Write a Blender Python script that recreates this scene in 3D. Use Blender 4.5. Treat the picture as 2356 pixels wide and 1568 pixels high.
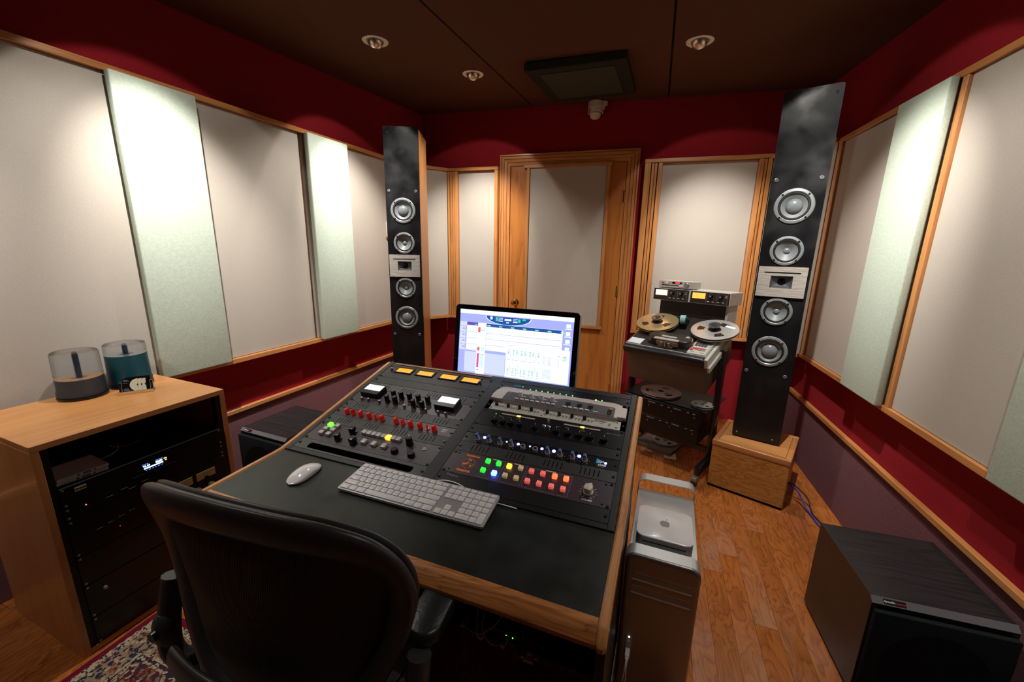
import bpy, bmesh, math, random
from mathutils import Vector, Matrix
from math import sin, cos, pi, radians as rad, tan, hypot, atan2

for o in list(bpy.data.objects):
    bpy.data.objects.remove(o, do_unlink=True)
S = bpy.context.scene
COL = S.collection
rng = random.Random(7)

# ------------------------------------------------------------------ camera
cam = bpy.data.cameras.new('camera')
cam.sensor_fit = 'HORIZONTAL'; cam.sensor_width = 36.0; cam.lens = 925.0/2356.0*36.0
cam.clip_start = 0.02; cam.clip_end = 60
camo = bpy.data.objects.new('camera', cam); COL.objects.link(camo)
_c0 = Vector((0.999790147, 0.00459647812, 0.0199633397))
_c1 = Vector((0.0204856668, -0.224328239, -0.974298301))
_c2 = Vector((0.0, 0.974502803, -0.224375324))
CAMZ = 1.37
camo.matrix_world = Matrix((( _c0.x, -_c1.x, -_c2.x, 0), (_c0.y, -_c1.y, -_c2.y, 0), (_c0.z, -_c1.z, -_c2.z, CAMZ), (0, 0, 0, 1)))
S.camera = camo

# ------------------------------------------------------------------ view, world
S.view_settings.view_transform = 'Standard'
S.view_settings.look = 'None'
S.view_settings.gamma = 1.0
S.view_settings.use_curve_mapping = False
S.view_settings.exposure = 0.0
S.cycles.max_bounces = 8
S.cycles.diffuse_bounces = 5
S.cycles.sample_clamp_indirect = 4.0
W = bpy.data.worlds.new('world'); S.world = W; W.use_nodes = True
W.node_tree.nodes['Background'].inputs[0].default_value = (0.9, 0.6, 0.5, 1)
W.node_tree.nodes['Background'].inputs[1].default_value = 0.01

# lamps: the adjustable eyeball downlights of the room, aimed at its walls
# (position along the wall frames, aim point); three show in the photograph, three hang above/behind the camera, one more is added as fill
LAMP_POWER = 112.0
LAMP_COLOR = (1.0, 0.955, 0.89)

# ------------------------------------------------------------------ room frames
CEIL = (0.0019, 0.0613, 2.2922)
def ceil_z(x, y): return CEIL[2] + CEIL[0]*x + CEIL[1]*y
def v2(x, y): return Vector((x, y, 0))
def unit(v): return v.normalized()
TL = unit(Vector((0.367, 0.93, 0))); NL = Vector((TL.y, -TL.x, 0)); PL = NL*-2.28     # left wall: along, normal into room, point
TR = unit(Vector((0.29, 0.957, 0))); NR = Vector((-TR.y, TR.x, 0)); PR = NR*-1.139     # right wall
TB = unit(Vector((1, -0.317, 0))); NB = Vector((TB.y, -TB.x, 0)); PB = Vector((-0.865, 4.02, 0))  # back wall
ZV = Vector((0, 0, 1))
def frame(o, x, y, z):
    m = Matrix.Identity(4)
    for i, a in enumerate((x, y, z)):
        for r in range(3): m[r][i] = a[r]
    for r in range(3): m[r][3] = o[r]
    return m
ML = frame(PL, -TL, NL, ZV)      # local x = -along, y = out into room
MR = frame(PR, TR, NR, ZV)       # local x = +along
MB_ = frame(PB, -TB, NB, ZV)     # local x = -along
def yawframe(x, y, z, yaw):
    return frame(Vector((x, y, z)), Vector((cos(yaw), sin(yaw), 0)), Vector((-sin(yaw), cos(yaw), 0)), ZV)

# ------------------------------------------------------------------ mesh helpers
class G:
    """collects shapes into one bmesh"""
    def __init__(s): s.bm = bmesh.new()
    def _x(s, verts, M):
        if M is not None: bmesh.ops.transform(s.bm, matrix=M, verts=verts)
    def box(s, x0, x1, y0, y1, z0, z1, bev=0, seg=2, M=None):
        m = Matrix.Translation(((x0+x1)/2, (y0+y1)/2, (z0+z1)/2)) @ Matrix.Diagonal((abs(x1-x0), abs(y1-y0), abs(z1-z0), 1))
        r = bmesh.ops.create_cube(s.bm, size=1, matrix=m); vs = r['verts']
        if bev > 0:
            es = list({e for v in vs for e in v.link_edges})
            b = bmesh.ops.bevel(s.bm, geom=es, offset=bev, segments=seg, affect='EDGES', profile=0.5)
            vs = list({v for f in b['faces'] for v in f.verts} | {v for v in vs if v.is_valid})
            # every vertex of the island
            st = list(vs); seen = set(vs)
            while st:
                v = st.pop()
                for e in v.link_edges:
                    w = e.other_vert(v)
                    if w not in seen: seen.add(w); st.append(w)
            vs = list(seen)
        s._x(vs, M); return s
    def rbox(s, x0, x1, y0, y1, z0, z1, r, seg=5, bev=0.0, M=None):
        """box with corners rounded in plan (xy), optional small bevel on the top rim"""
        return s.prism(rrect((x0+x1)/2, (y0+y1)/2, x1-x0, y1-y0, r, seg), z0, z1, bev=bev, M=M)
    def prism(s, pts, z0, z1, bev=0.0, M=None, top_scale=None):
        n = len(pts); cx = sum(p[0] for p in pts)/n; cy = sum(p[1] for p in pts)/n
        rings = []
        def ring(z, k, inset=0):
            out = []
            for i, (x, y) in enumerate(pts):
                dx, dy = x-cx, y-cy; L = hypot(dx, dy) or 1
                f = max(0, (L-inset)/L)*k
                out.append(s.bm.verts.new((cx+dx*f, cy+dy*f, z)))
            return out
        k = top_scale or 1
        rings.append(ring(z0, 1))
        if bev > 0:
            rings.append(ring(z1-bev, k)); rings.append(ring(z1-bev*0.3, k, bev*0.3)); rings.append(ring(z1, k, bev))
        else: rings.append(ring(z1, k))
        for a, b in zip(rings, rings[1:]):
            for i in range(n):
                s.bm.faces.new((a[i], a[(i+1) % n], b[(i+1) % n], b[i]))
        s.bm.faces.new(rings[-1]); s.bm.faces.new(list(reversed(rings[0])))
        s._x([v for r in rings for v in r], M); return s
    def cyl(s, x, y, z0, z1, r, seg=20, r2=None, M=None, axis='z'):
        d = z1-z0
        m = Matrix.Translation((0, 0, d/2+z0))
        q = bmesh.ops.create_cone(s.bm, cap_ends=True, segments=seg, radius1=r, radius2=(r if r2 is None else r2), depth=d, matrix=m)
        vs = q['verts']
        if axis == 'y': bmesh.ops.transform(s.bm, matrix=Matrix.Rotation(-pi/2, 4, 'X'), verts=vs)   # z -> +y
        if axis == 'x': bmesh.ops.transform(s.bm, matrix=Matrix.Rotation(pi/2, 4, 'Y'), verts=vs)
        bmesh.ops.translate(s.bm, vec=(x, y, 0) if axis == 'z' else ((x, 0, y) if axis == 'y' else (0, x, y)), verts=vs)
        s._x(vs, M); return s
    def lathe(s, prof, seg=32, M=None, close=False):
        """profile of (r, z), revolved about z"""
        rings = []; vs = []
        for r, z in prof:
            if r <= 1e-6:
                v = s.bm.verts.new((0, 0, z)); rings.append([v]); vs.append(v)
            else:
                ring = [s.bm.verts.new((r*cos(2*pi*i/seg), r*sin(2*pi*i/seg), z)) for i in range(seg)]
                rings.append(ring); vs += ring
        pairs = list(zip(rings, rings[1:])) + ([(rings[-1], rings[0])] if close else [])
        for a, b in pairs:
            for i in range(seg):
                j = (i+1) % seg
                f = [a[i % len(a)], a[j % len(a)], b[j % len(b)], b[i % len(b)]]
                g = []
                for v in f:
                    if v not in g: g.append(v)
                if len(g) > 2: s.bm.faces.new(g)
        s._x(vs, M); return s
    def sphere(s, x, y, z, r, sx=1, sy=1, sz=1, seg=16, M=None):
        m = Matrix.Translation((x, y, z)) @ Matrix.Diagonal((sx, sy, sz, 1))
        q = bmesh.ops.create_uvsphere(s.bm, u_segments=seg, v_segments=max(6, seg//2), radius=r, matrix=m)
        s._x(q['verts'], M); return s
    def tube(s, pts, r, seg=8, caps=True, flat=1.0):
        """round tube along points; r may be a list"""
        P = [Vector(p) for p in pts]; n = len(P)
        R = r if isinstance(r, (list, tuple)) else [r]*n
        t0 = (P[1]-P[0]).normalized()
        up = Vector((0, 0, 1)) if abs(t0.z) < 0.9 else Vector((1, 0, 0))
        a = t0.cross(up).normalized(); rings = []
        for i in range(n):
            t = ((P[min(i+1, n-1)]-P[max(i-1, 0)])).normalized()
            a = (a-t*a.dot(t)).normalized(); b = t.cross(a)
            rings.append([s.bm.verts.new(P[i]+(a*cos(2*pi*k/seg)+b*sin(2*pi*k/seg)*flat)*R[i]) for k in range(seg)])
        for A, B in zip(rings, rings[1:]):
            for k in range(seg): s.bm.faces.new((A[k], A[(k+1) % seg], B[(k+1) % seg], B[k]))
        if caps: s.bm.faces.new(list(reversed(rings[0]))); s.bm.faces.new(rings[-1])
        return s
    def loft(s, rings, close_ring=True, caps=True, close_path=False):
        V = [[s.bm.verts.new(p) for p in r] for r in rings]; n = len(V[0])
        prs = list(zip(V, V[1:])) + ([(V[-1], V[0])] if close_path else [])
        for A, B in prs:
            for k in range(n if close_ring else n-1): s.bm.faces.new((A[k], A[(k+1) % n], B[(k+1) % n], B[k]))
        if caps and not close_path and close_ring: s.bm.faces.new(list(reversed(V[0]))); s.bm.faces.new(V[-1])
        return s
    def poly(s, pts):
        s.bm.faces.new([s.bm.verts.new(p) for p in pts]); return s
    def mesh(s, name, ang=32):
        bm = s.bm
        bmesh.ops.recalc_face_normals(bm, faces=bm.faces[:])
        for f in bm.faces: f.smooth = True
        lim = rad(ang)
        for e in bm.edges:
            e.smooth = len(e.link_faces) == 2 and e.calc_face_angle(0) < lim
        me = bpy.data.meshes.new(name); bm.to_mesh(me); bm.free(); return me

def rrect(cx, cy, w, h, r, seg=4):
    r = min(r, w/2-1e-5, h/2-1e-5); out = []
    for qx, qy, a0 in ((1, -1, -pi/2), (1, 1, 0), (-1, 1, pi/2), (-1, -1, pi)):
        for i in range(seg+1):
            a = a0+pi/2*i/seg
            out.append((cx+qx*(w/2-r)+r*cos(a), cy+qy*(h/2-r)+r*sin(a)))
    return out
def spline(pts, n=8):
    """Catmull-Rom through points"""
    P = [Vector(p) for p in pts]; out = []
    for i in range(len(P)-1):
        a, b, c, d = P[max(i-1, 0)], P[i], P[i+1], P[min(i+2, len(P)-1)]
        for k in range(n):
            t = k/n
            out.append(0.5*((2*b)+(c-a)*t+(2*a-5*b+4*c-d)*t*t+(3*b-a-3*c+d)*t**3))
    out.append(P[-1]); return out

def link(o, parent=None):
    COL.objects.link(o)
    if parent is not None: o.parent = parent
    return o
def ob(name, g, mat, parent=None, loc=None, ang=32):
    me = g.mesh(name, ang) if isinstance(g, G) else g
    if mat is not None and not me.materials: me.materials.append(mat)
    o = bpy.data.objects.new(name, me)
    if loc is not None: o.location = loc
    return link(o, parent)
def thing(name, M, label, cat, group=None):
    o = bpy.data.objects.new(name, None); o.empty_display_size = 0.05
    o.matrix_world = M; COL.objects.link(o)
    o['label'] = label; o['category'] = cat
    if group: o['group'] = group
    return o
def tag(o, label, cat, group=None):
    o['label'] = label; o['category'] = cat
    if group: o['group'] = group
    return o
def struct(name, g, mat, M=None):
    o = ob(name, g, mat)
    if M is not None: o.matrix_world = M
    o['kind'] = 'structure'; return o
_fonts = {}
def text_mesh(txt, size, depth=0.0002, align='CENTER', bold=0.0, sx=1.0, shear=0.0):
    cu = bpy.data.curves.new('text', 'FONT'); cu.body = txt; cu.size = size; cu.extrude = depth
    cu.align_x = align; cu.align_y = 'CENTER'; cu.offset = bold; cu.resolution_u = 2; cu.shear = shear
    o = bpy.data.objects.new('text', cu); COL.objects.link(o)
    dg = bpy.context.evaluated_depsgraph_get()
    me = bpy.data.meshes.new_from_object(o.evaluated_get(dg))
    bpy.data.objects.remove(o); bpy.data.curves.remove(cu)
    if sx != 1.0: me.transform(Matrix.Diagonal((sx, 1, 1, 1)))
    return me
def letter(txt, size, mat, parent, M, name='lettering', **k):
    me = text_mesh(txt, size, **k); me.transform(M); me.name = name
    me.materials.clear()
    return ob(name, me, mat, parent)
T = lambda x, y, z: Matrix.Translation((x, y, z))

# ------------------------------------------------------------------ materials
_m = {}
def nodes(name):
    m = bpy.data.materials.new(name); m.use_nodes = True
    nt = m.node_tree; b = nt.nodes['Principled BSDF']; return m, nt, b
def mat(name, col, rough=0.5, metal=0.0, bump=0.0, bscale=200.0, var=0.0, vscale=8.0, spec=0.5, coat=0.0, emit=None, estr=0.0, trans=0.0, alpha=1.0, rvar=0.0, stretch=(1, 1, 1), sheen=0.0, ior=None):
    m, nt, b = nodes(name)
    b.inputs['Base Color'].default_value = (*col, 1); b.inputs['Roughness'].default_value = rough
    b.inputs['Metallic'].default_value = metal; b.inputs['Specular IOR Level'].default_value = spec
    if coat: b.inputs['Coat Weight'].default_value = coat; b.inputs['Coat Roughness'].default_value = 0.08
    if sheen: b.inputs['Sheen Weight'].default_value = sheen
    if emit is not None: b.inputs['Emission Color'].default_value = (*emit, 1); b.inputs['Emission Strength'].default_value = estr
    if trans: b.inputs['Transmission Weight'].default_value = trans
    if ior: b.inputs['IOR'].default_value = ior
    if alpha < 1: b.inputs['Alpha'].default_value = alpha
    if bump or var or rvar:
        tc = nt.nodes.new('ShaderNodeTexCoord'); mp = nt.nodes.new('ShaderNodeMapping'); mp.inputs['Scale'].default_value = stretch
        nt.links.new(tc.outputs['Object'], mp.inputs['Vector'])
    if bump:
        n = nt.nodes.new('ShaderNodeTexNoise'); n.inputs['Scale'].default_value = bscale; n.inputs['Detail'].default_value = 3
        bp = nt.nodes.new('ShaderNodeBump'); bp.inputs['Strength'].default_value = bump; bp.inputs['Distance'].default_value = 0.002
        nt.links.new(mp.outputs['Vector'], n.inputs['Vector']); nt.links.new(n.outputs['Fac'], bp.inputs['Height']); nt.links.new(bp.outputs['Normal'], b.inputs['Normal'])
    if var or rvar:
        n2 = nt.nodes.new('ShaderNodeTexNoise'); n2.inputs['Scale'].default_value = vscale; n2.inputs['Detail'].default_value = 5
        nt.links.new(mp.outputs['Vector'], n2.inputs['Vector'])
    if var:
        mx = nt.nodes.new('ShaderNodeMix'); mx.data_type = 'RGBA'
        mx.inputs['A'].default_value = (*[c*(1-var) for c in col], 1); mx.inputs['B'].default_value = (*[min(1, c*(1+var)) for c in col], 1)
        nt.links.new(n2.outputs['Fac'], mx.inputs['Factor']); nt.links.new(mx.outputs['Result'], b.inputs['Base Color'])
    if rvar:
        mr = nt.nodes.new('ShaderNodeMapRange'); mr.inputs['From Min'].default_value = 0.35; mr.inputs['From Max'].default_value = 0.65
        mr.inputs['To Min'].default_value = max(0.03, rough-rvar); mr.inputs['To Max'].default_value = min(1, rough+rvar)
        nt.links.new(n2.outputs['Fac'], mr.inputs['Value']); nt.links.new(mr.outputs['Result'], b.inputs['Roughness'])
    _m[name] = m; return m
def fabric(name, col, scale=900.0, strength=0.25, var=0.08):
    """woven cloth: fine mottle in colour and relief"""
    m, nt, b = nodes(name)
    b.inputs['Roughness'].default_value = 0.95; b.inputs['Specular IOR Level'].default_value = 0.1
    tc = nt.nodes.new('ShaderNodeTexCoord')
    n = nt.nodes.new('ShaderNodeTexNoise'); n.inputs['Scale'].default_value = scale; n.inputs['Detail'].default_value = 2
    n2 = nt.nodes.new('ShaderNodeTexNoise'); n2.inputs['Scale'].default_value = scale*0.22; n2.inputs['Detail'].default_value = 4
    ad = nt.nodes.new('ShaderNodeMath'); ad.operation = 'ADD'
    mr = nt.nodes.new('ShaderNodeMapRange'); mr.inputs['From Min'].default_value = 0.7; mr.inputs['From Max'].default_value = 1.3
    mx = nt.nodes.new('ShaderNodeMix'); mx.data_type = 'RGBA'
    mx.inputs['A'].default_value = (*[c*(1-var) for c in col], 1); mx.inputs['B'].default_value = (*[min(1, c*(1+var)) for c in col], 1)
    bp = nt.nodes.new('ShaderNodeBump'); bp.inputs['Strength'].default_value = strength; bp.inputs['Distance'].default_value = 0.001
    L = nt.links.new
    L(tc.outputs['Object'], n.inputs['Vector']); L(tc.outputs['Object'], n2.inputs['Vector'])
    L(n.outputs['Fac'], ad.inputs[0]); L(n2.outputs['Fac'], ad.inputs[1]); L(ad.outputs[0], mr.inputs['Value'])
    L(mr.outputs['Result'], mx.inputs['Factor']); L(mx.outputs['Result'], b.inputs['Base Color'])
    L(ad.outputs[0], bp.inputs['Height']); L(bp.outputs['Normal'], b.inputs['Normal'])
    _m[name] = m; return m
def wood(name, light, dark, axis='x', rough=0.35, rings=9.0, pores=1.0, seed=False, coat=0.3, dist=2.2, cath=1.0, along=0.55, across=7.0, var=(0.9, 1.1)):
    """oak: growth-ring bands stretched along the grain axis, fine dark pores"""
    m, nt, b = nodes(name); L = nt.links.new; N = nt.nodes.new
    b.inputs['Roughness'].default_value = rough; b.inputs['Coat Weight'].default_value = coat; b.inputs['Coat Roughness'].default_value = 0.15
    tc = N('ShaderNodeTexCoord'); src = tc.outputs['Object']
    if seed:
        oi = N('ShaderNodeObjectInfo'); ml = N('ShaderNodeVectorMath'); ml.operation = 'SCALE'; ml.inputs[0].default_value = (13.7, 5.3, 3.1)
        L(oi.outputs['Random'], ml.inputs['Scale']); ad = N('ShaderNodeVectorMath'); ad.operation = 'ADD'
        L(src, ad.inputs[0]); L(ml.outputs[0], ad.inputs[1]); src = ad.outputs[0]
    k = {'x': (along, across, across), 'y': (across, along, across), 'z': (across, across, along)}[axis]
    mp = N('ShaderNodeMapping'); mp.inputs['Scale'].default_value = k; L(src, mp.inputs['Vector'])
    n1 = N('ShaderNodeTexNoise'); n1.inputs['Scale'].default_value = 1.6; n1.inputs['Detail'].default_value = 3; n1.inputs['Distortion'].default_value = 0.4*cath
    L(mp.outputs[0], n1.inputs['Vector'])
    mu = N('ShaderNodeMath'); mu.operation = 'MULTIPLY'; mu.inputs[1].default_value = rings; L(n1.outputs['Fac'], mu.inputs[0])
    fr = N('ShaderNodeMath'); fr.operation = 'FRACT'; L(mu.outputs[0], fr.inputs[0])
    rp = N('ShaderNodeValToRGB'); e = rp.color_ramp.elements
    e[0].position = 0.0; e[0].color = (0.35, 0.35, 0.35, 1); e[1].position = 0.25; e[1].color = (0.0, 0.0, 0.0, 1)
    x = e.new(0.8); x.color = (0.55, 0.55, 0.55, 1); x = e.new(0.93); x.color = (1, 1, 1, 1); x = e.new(1.0); x.color = (0.35, 0.35, 0.35, 1)
    L(fr.outputs[0], rp.inputs['Fac'])
    kp = {'x': (6, 260, 260), 'y': (260, 6, 260), 'z': (260, 260, 6)}[axis]
    mp2 = N('ShaderNodeMapping'); mp2.inputs['Scale'].default_value = kp; L(src, mp2.inputs['Vector'])
    n2 = N('ShaderNodeTexNoise'); n2.inputs['Scale'].default_value = 1.0; n2.inputs['Detail'].default_value = 3; L(mp2.outputs[0], n2.inputs['Vector'])
    rp2 = N('ShaderNodeMapRange'); rp2.inputs['From Min'].default_value = 0.42; rp2.inputs['From Max'].default_value = 0.72; L(n2.outputs['Fac'], rp2.inputs['Value'])
    m1 = N('ShaderNodeMath'); m1.operation = 'MULTIPLY'; m1.inputs[1].default_value = 0.62; L(rp.outputs['Color'], m1.inputs[0])
    m2 = N('ShaderNodeMath'); m2.operation = 'MULTIPLY_ADD'; m2.inputs[1].default_value = 0.45*pores; L(rp2.outputs['Result'], m2.inputs[0]); L(m1.outputs[0], m2.inputs[2])
    mx = N('ShaderNodeMix'); mx.data_type = 'RGBA'; mx.inputs['A'].default_value = (*light, 1); mx.inputs['B'].default_value = (*dark, 1); mx.clamp_factor = True
    L(m2.outputs[0], mx.inputs['Factor']); out = mx.outputs['Result']
    if seed:
        hs = N('ShaderNodeHueSaturation'); mr = N('ShaderNodeMapRange'); mr.inputs['To Min'].default_value = var[0]; mr.inputs['To Max'].default_value = var[1]
        L(oi.outputs['Random'], mr.inputs['Value']); L(mr.outputs['Result'], hs.inputs['Value']); L(out, hs.inputs['Color']); out = hs.outputs['Color']
    L(out, b.inputs['Base Color'])
    bp = N('ShaderNodeBump'); bp.inputs['Strength'].default_value = 0.12; bp.inputs['Distance'].default_value = 0.001
    L(n2.outputs['Fac'], bp.inputs['Height']); L(bp.outputs['Normal'], b.inputs['Normal'])
    _m[name] = m; return m
def glow(name, col, strength, base=None):
    return mat(name, base or tuple(c*0.6 for c in col), 0.3, emit=col, estr=strength)

red_wall = fabric('red_wall_cloth', (0.27, 0.014, 0.020), 500, 0.15, 0.12)
mauve = fabric('mauve_carpet', (0.18, 0.082, 0.092), 700, 0.5, 0.22)
beige = fabric('beige_cloth', (0.46, 0.415, 0.36), 900, 0.2, 0.07)
green = fabric('pale_green_cloth', (0.50, 0.575, 0.48), 420, 0.55, 0.10)
ceil_cloth = fabric('brown_ceiling_cloth', (0.085, 0.030, 0.016), 800, 0.2, 0.12)
seam_black = mat('seam_black', (0.004, 0.003, 0.003), 0.9)
OAK_L, OAK_D = (0.56, 0.215, 0.060), (0.20, 0.055, 0.012)
TRIM_L, TRIM_D = (0.60, 0.265, 0.085), (0.36, 0.125, 0.032)
oak_x = wood('oak_along_x', OAK_L, OAK_D, 'x', rings=11, along=1.3, across=9)
oak_z = wood('oak_along_z', OAK_L, OAK_D, 'z')
oak_trim_x = wood('trim_oak_x', TRIM_L, TRIM_D, 'x', rings=5, pores=0.8, cath=0.4)
oak_trim_z = wood('trim_oak_z', TRIM_L, TRIM_D, 'z', rings=5, pores=0.8, cath=0.4)
oak_trim_y = wood('trim_oak_y', TRIM_L, TRIM_D, 'y', rings=5, pores=0.8, cath=0.4)
door_oak = wood('door_veneer', (0.54, 0.20, 0.042), (0.30, 0.085, 0.014), 'z', rings=4, pores=0.3, cath=1.2)
cab_oak = wood('cabinet_veneer_x', (0.60, 0.275, 0.092), (0.46, 0.185, 0.054), 'x', rings=5, pores=0.3, rough=0.4, cath=0.5)
cab_oak_z = wood('cabinet_veneer_z', (0.58, 0.26, 0.085), (0.47, 0.19, 0.058), 'z', rings=4, pores=0.25, rough=0.4, cath=0.4)
ped_oak = wood('pedestal_oak', (0.55, 0.25, 0.058), (0.19, 0.062, 0.011), 'x', rings=10, pores=0.6, along=2.6, across=12)
floor_oak = wood('floor_oak', (0.47, 0.150, 0.034), (0.155, 0.038, 0.008), 'y', rings=8, pores=0.5, seed=True, rough=0.24, coat=0.4, along=2.6, across=9, cath=1.4, var=(0.86, 1.08))
floor_base = mat('floor_underlay', (0.05, 0.02, 0.01), 0.6)
black = mat('satin_black', (0.004, 0.004, 0.0045), 0.42, spec=0.3)
black_lam = mat('black_laminate', (0.010, 0.0125, 0.010), 0.36, rvar=0.05, spec=0.4, vscale=14)
black_metal = mat('black_powdercoat', (0.006, 0.006, 0.007), 0.38, spec=0.35, bump=0.1, bscale=900)
black_plastic = mat('black_plastic', (0.004, 0.004, 0.0045), 0.3, spec=0.4)
matt_black = mat('matt_black', (0.002, 0.002, 0.002), 0.9, spec=0.1)
dark_grey = mat('dark_grey_plate', (0.05, 0.048, 0.05), 0.45)
plum_plate = mat('plum_black_plate', (0.045, 0.027, 0.040), 0.35, bump=0.1, bscale=600)
grey_metal = mat('grey_metal', (0.32, 0.31, 0.29), 0.35, metal=0.7)
chrome = mat('chrome', (0.75, 0.75, 0.75), 0.12, metal=1.0)
alum = mat('brushed_aluminium', (0.60, 0.61, 0.61), 0.36, metal=0.75)
white_plastic = mat('white_plastic', (0.78, 0.76, 0.74), 0.35)
cream = mat('cream_plastic', (0.62, 0.56, 0.43), 0.4)
ink_white = mat('white_ink', (0.75, 0.75, 0.75), 0.6)
ink_orange = mat('orange_ink', (0.9, 0.22, 0.02), 0.6)
ink_dark = mat('dark_ink', (0.03, 0.03, 0.03), 0.6)
ink_grey = mat('grey_ink', (0.3, 0.3, 0.3), 0.6)
brass = mat('brass', (0.70, 0.48, 0.2), 0.18, metal=1.0)
# ================================================================== THE SETTING
def meet(p, d, q, e):
    """intersection of two lines in plan"""
    den = d.x*e.y-d.y*e.x; t = ((q.x-p.x)*e.y-(q.y-p.y)*e.x)/den
    return Vector((p.x+d.x*t, p.y+d.y*t, 0))
c_bl = meet(PL, TL, PB, TB); c_br = meet(PR, TR, PB, TB)
c_fl = PL+TL*-1.9; c_fr = PR+TR*-1.7
ROOM = [(c_fl.x, c_fl.y), (c_fr.x, c_fr.y), (c_br.x, c_br.y), (c_bl.x, c_bl.y)]
def clip(poly, room):
    out = list(poly); n = len(room)
    for i in range(n):
        (ax, ay), (bx, by) = room[i], room[(i+1) % n]; src, out = out, []
        side = lambda p: (bx-ax)*(p[1]-ay)-(by-ay)*(p[0]-ax)
        for j in range(len(src)):
            p, q = src[j], src[(j+1) % len(src)]; sp, sq = side(p), side(q)
            if sp >= 0: out.append(p)
            if (sp >= 0) != (sq >= 0):
                t = sp/(sp-sq); out.append((p[0]+(q[0]-p[0])*t, p[1]+(q[1]-p[1])*t))
        if not out: return []
    return out
# ---- floor
fl = G(); fl.prism([(p[0], p[1]) for p in ROOM], -0.06, -0.014)
floor = struct('floor', fl, floor_base)
fa = rad(19.5); FY = Vector((sin(fa), cos(fa), 0)); FX = Vector((cos(fa), -sin(fa), 0))
PW = 0.0785
inroom = [(p[0], p[1]) for p in ROOM]
for row in range(-32, 22):
    x0 = row*PW; y = -0.75-rng.random()*0.9
    while y < 4.6:
        L = 0.75+rng.random()*0.75
        cs = [(x0+0.0004, y+0.0004), (x0+PW-0.0004, y+0.0004), (x0+PW-0.0004, y+L-0.0004), (x0+0.0004, y+L-0.0004)]
        wp = [((FX*a+FY*b).x, (FX*a+FY*b).y) for a, b in cs]
        cl = clip(wp, inroom); y += L
        if len(cl) < 3: continue
        cx = sum(p[0] for p in cl)/len(cl); cy = sum(p[1] for p in cl)/len(cl)
        if cy < -0.25: continue
        M = frame(Vector((cx, cy, 0)), FX, FY, ZV); Mi = M.inverted()
        lp = [(Mi @ Vector((p[0], p[1], 0))) for p in cl]
        pts = [(q.x, q.y) for q in lp]
        area = 0.5*abs(sum(pts[i][0]*pts[(i+1) % len(pts)][1]-pts[(i+1) % len(pts)][0]*pts[i][1] for i in range(len(pts))))
        if area < 0.004: continue
        g = G(); g.prism(pts, -0.014, 0.0, bev=0.0009)
        o = ob('plank', g, floor_oak, floor); o.matrix_local = M
# ---- ceiling
def cprism(pts, below, above):
    g = G(); n = len(pts)
    a = [g.bm.verts.new((x, y, ceil_z(x, y)+below)) for x, y in pts]; b = [g.bm.verts.new((x, y, ceil_z(x, y)+above)) for x, y in pts]
    for i in range(n): g.bm.faces.new((a[i], a[(i+1) % n], b[(i+1) % n], b[i]))
    g.bm.faces.new(list(reversed(a))); g.bm.faces.new(b); return g
ceiling = struct('ceiling', cprism(ROOM, 0.02, 0.06), seam_black)
sa = rad(19.0); SX = Vector((cos(sa), -sin(sa), 0)); SY = Vector((sin(sa), cos(sa), 0))
seam = [-3.6, (Vector((-0.434, 2.04, 0))).dot(SX), (Vector((0.67, 2.0, 0))).dot(SX), 1.75, 4.0]
for a, b in zip(seam, seam[1:]):
    q = [SX*(a+0.006)+SY*-4, SX*(b-0.006)+SY*-4, SX*(b-0.006)+SY*7, SX*(a+0.006)+SY*7]
    cl = clip([(p.x, p.y) for p in q], ROOM)
    if len(cl) > 2: ob('ceiling_panel', cprism(cl, 0.0, 0.02), ceil_cloth, ceiling)
# ---- walls
def wall(name, M, x0, x1):
    g = G(); g.box(x0, x1, -0.12, 0, -0.06, 2.75); return struct(name, g, red_wall, M)
sl_end = (c_bl-PL).dot(TL); sr_end = (c_br-PR).dot(TR); bb_end = (c_br-PB).dot(TB)
wl = wall('wall_left', ML, -sl_end-0.1, 1.95)
wr = wall('wall_right', MR, -1.75, sr_end+0.1)
wb = wall('wall_back', MB_, -bb_end-0.1, 0.1)
df = (c_fr-c_fl); wf = wall('wall_front', frame(c_fl, -unit(df), Vector((unit(df).y*-1, unit(df).x, 0)), ZV), -df.length-0.1, 0.1)
def bx(name, parent, x0, x1, y0, y1, z0, z1, m, bev=0.0015, M=None):
    g = G(); g.box(min(x0, x1), max(x0, x1), y0, y1, z0, z1, bev, 1)
    o = ob(name, g, m, parent)
    if M is not None: o.matrix_local = M
    return o
def lower(wallo, x0, x1):
    bx('wainscot', wallo, x0, x1, 0, 0.008, 0.001, 0.413, mauve, 0.001)
    bx('chair_rail', wallo, x0, x1, 0, 0.024, 0.413, 0.437, oak_trim_x, 0.002)
def frm(wallo, x0, x1, z0, z1, d, tz=0.026, M=None, rec=0.035):
    """top and bottom rail of a panel frame"""
    bx('top_rail', wallo, x0, x1, 0, d, z1-tz, z1, oak_trim_x, M=M); bx('bottom_rail', wallo, x0, x1, 0, d, z0, z0+tz, oak_trim_x, M=M)
# left wall
lower(wl, -sl_end+0.002, 1.9)
LE = 3.09
frm(wl, -LE, 1.6, 0.722, 2.055, 0.09)
lp = [(-LE, -LE+0.04), (-2.004, -1.982), (-1.32, -1.28), (-0.35, -0.31), (0.4, 0.44), (1.56, 1.6)]
for i, (a, b) in enumerate(lp): bx('post', wl, a, b, 0, 0.030 if i == 1 else 0.088, 0.7485, 2.0285, oak_trim_z)
for (a, b), (c, d) in zip(lp, lp[1:]): bx('fabric_panel', wl, b+0.0005, c-0.0005, 0, 0.070, 0.7485, 2.0285, beige, 0.003)
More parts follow.
